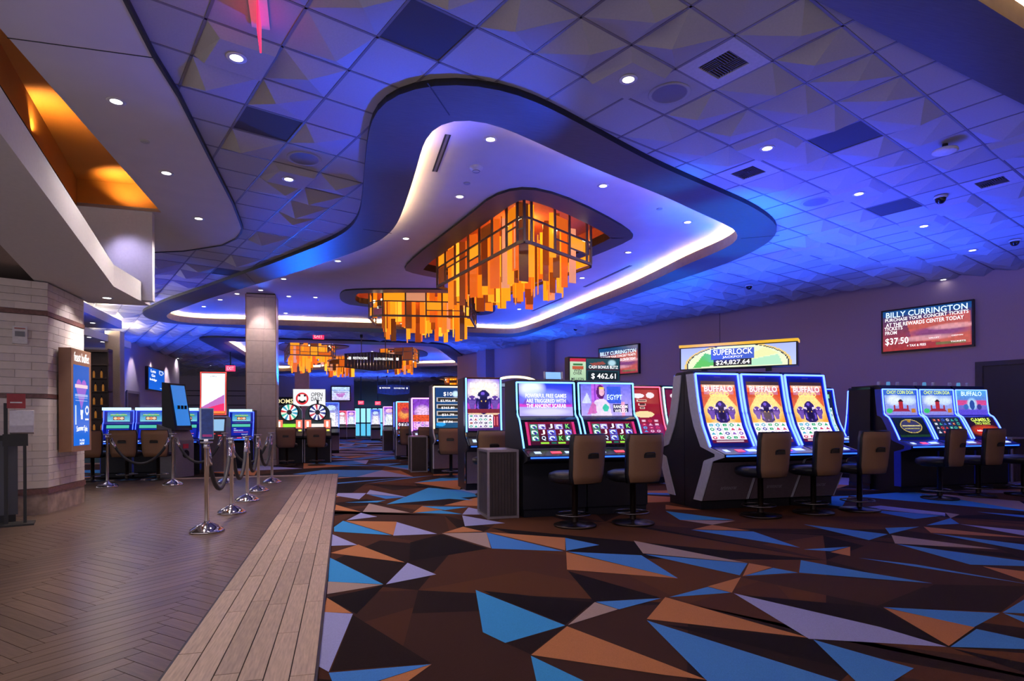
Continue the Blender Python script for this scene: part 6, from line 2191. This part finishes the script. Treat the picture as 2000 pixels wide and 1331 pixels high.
# fill downlights added out of frame, above and behind the viewer
OVH = [(0.4, 4.2), (-2.2, 2.2), (3.3, 2.6), (-1.0, 1.6), (6.4, 3.2)]
for (x, y, pw_) in [(0.4, 4.2, 70), (-2.2, 2.2, 190), (3.3, 2.6, 30), (-1.0, 1.6, 120), (6.4, 3.2, 14)]:
    downlight(x, y, ZC - .012, 'added fill downlight overhead outside the frame ' + ('above the viewer', 'far left', 'on the right', 'left behind the viewer', 'far right')[[p_[0] for p_ in OVH].index(x)], 'added overhead fill downlights', pw_, (1, .85, .80), 120)
for k, (px, py) in enumerate([(279, 678), (317, 690), (348, 700), (366, 708), (412, 714), (440, 733)]):
    downlight(*at(px, py, ZC), ZC - .012, NTH[k] + ' far downlight in the row along the blue grey wall', 'far left downlights', 90, (1, .85, .85), 120)
for (px, py, tx) in [(252, 672, 0), (290, 684, 0), (328, 694, 0)]:
    pw_ = lw0.lerp(lw1, (px - 225) / 125.0 * .9)
    nvw = Vector((ld.y, -ld.x))
    spot('wall_scallop_lamp', (pw_.x + nvw.x * .45, pw_.y + nvw.y * .45, ZC - .06), 200, (1, .85, .85), 60, .6, .04, (pw_.x + nvw.x * .1, pw_.y + nvw.y * .1, 2.4))
for k, (px, py) in enumerate([(181, 631), (174, 659), (200, 668)]):
    downlight(*at(px, py, 3.75), 3.748, ('downlight under the upper stepped slab at far left', 'left downlight under the lower stepped slab', 'right downlight under the lower stepped slab')[k], 'slab downlights', 0)
for k, (x, y) in enumerate([(1.0, 24.2), (0.9, 27.6), (1.4, 31.0), (1.6, 34.6), (1.9, 42.5), (-2.0, 24.4)]):
    zz = ZR if inside((x, y), r2i) else ZC - .012
    downlight(x, y, zz - .003, NTH[k] + ' far downlight above the aisle beyond the second chandelier', 'far aisle downlights', 70, (1, .86, .84), 120)
# lamp grazing the stone column, added fill spot for the sign and pillar
spot('column_lamp', (cx0 + cw * .5, cy0 - .55, ZR - .05), 130, (1, .88, .82), 46, .7, .03, (cx0 + cw * .5, cy0, 3.4))
spot('sign_fill', (-3.15, 9.9, 3.0), 26, (1, .9, .9), 70, .7, .03, (-3.75, 9.75, 2.35))
spot('bulkhead_wash', (at(235, 470, 4.2)[0] + .25, at(235, 470, 4.2)[1] - 1.3, ZA - .05), 60, (.62, .55, 1.0), 90, .8, .05, (*at(240, 480, 3.8), 3.7))

# ---- ceiling fittings ------------------------------------------------------------------
VL = {}
for k, (p, D) in enumerate(VENTS):
    o = link('air_vent', VENT, None)
    o.location = (p[0], p[1], ZC)
    o.rotation_euler = (0, 0, DL)
    sx_ = XC + F * ((p[0] * R0.x + p[1] * R0.y) / D)
    tag(o, '%s square louvred air vent in the faceted tile ceiling' % NTH[k], 'air vent', 'ceiling air vents')
sp_root = None
for k, (D, i, j, t, q, vis, cx, cy) in enumerate([t for t in tiles if t[3] == 'S' and t[5]]):
    r = empty('ceiling_speaker', (cx, cy, ZC - .003))
    MB().lathe([(.001, 0), (.17, -.001), (.175, -.004)], 26).build('grille', mat('speaker_grille', (.22, .20, .25), .7, scale=400, var=.2), r, True)
    MB().lathe([(.17, -.002), (.205, -.006), (.21, 0)], 26).build('rim', M_tile, r, True)
    tag(r, ('round ceiling speaker near the vent above the scarab machines', 'round ceiling speaker left of the curved soffit', 'round ceiling speaker beyond the soffit tip', 'round ceiling speaker above the far left', 'another round speaker')[k], 'speaker', 'ceiling speakers')


def slot_diffuser(p0, p1, label):
    a, b = Vector((*at(*p0, ZR), ZR - .002)), Vector((*at(*p1, ZR), ZR - .002))
    r = empty('slot_diffuser', tuple(a))
    tag(r, label, 'air slot', 'linear air slots')
    MB().bar((0, 0, 0), b - a, .075, .006).build('frame', M_black, r)
    MB().bar((0, 0, -.003), b - a, .03, .006).build('vane', M_kgrey, r)


slot_diffuser((875, 263), (849, 335), 'short linear air slot at the near end of the cream recess')
slot_diffuser((1232, 519), (1141, 561), 'linear air slot beside the right cove below the near chandelier')
slot_diffuser((1098, 583), (1039, 608), 'farther linear air slot beside the right cove')
sd_ = empty('smoke_detector', (*at(930, 327, ZR), ZR))
tag(sd_, 'white domed smoke detector on the cream recess ceiling', 'detector')
MB().lathe([(.001, -.06), (.05, -.055), (.065, -.03), (.09, -.025), (.095, 0)], 20).build('dome', M_plastic, sd_, True)
MB().lathe([(.05, -.062), (.055, -.055)], 14).build('sensor_ring', M_kgrey, sd_, True)
for px, py, z_, lb in ((912, 358, ZR, 'flat sprinkler cover on the cream recess'), (1288, 408, ZR, 'flat sprinkler cover near the right cove'), (1332, 84, ZC - .06, 'flat sprinkler cover beside the large ceiling vent'), (283, 276, ZA, 'flat sprinkler cover on the plaster ceiling'), (1784, 346, ZC - .04, 'flat sprinkler cover beside the right vent')):
    s_ = MB().lathe([(.001, -.012), (.045, -.012), (.05, -.006), (.05, 0)], 18).build('sprinkler_cover', M_tile, None, True)
    s_.location = (*at(px, py, z_), z_)
    tag(s_, lb, 'sprinkler')
for px, py, lb in ((1837, 385, 'black dome camera on the blue tiles near the right vent'), (1982, 470, 'black dome camera near the right edge'), (1463, 558, 'small black dome camera above the superlock sign'), (1124, 641, 'small black dome camera far above the cash bonus sign')):
    c_ = empty('dome_camera', (*at(px, py, ZC - .02), ZC - .012))
    tag(c_, lb, 'camera')
    MB().lathe([(.085, 0), (.09, -.02), (.075, -.03)], 18).build('collar', M_plastic, c_, True)
    MB().lathe([(.001, -.11), (.04, -.10), (.065, -.07), (.072, -.03)], 18).build('dome', M_bezk, c_, True)
w_ = empty('wireless_beacon', (*at(1846, 296, ZC - .10), ZC - .012))
tag(w_, 'white disc shaped access point hanging below the right tiles', 'access point')
MB().lathe([(.03, 0), (.03, -.07)], 14).build('stem', M_black, w_, True)
MB().lathe([(.001, -.065), (.13, -.07), (.135, -.09), (.10, -.105), (.001, -.11)], 22).build('disc', M_plastic, w_, True)
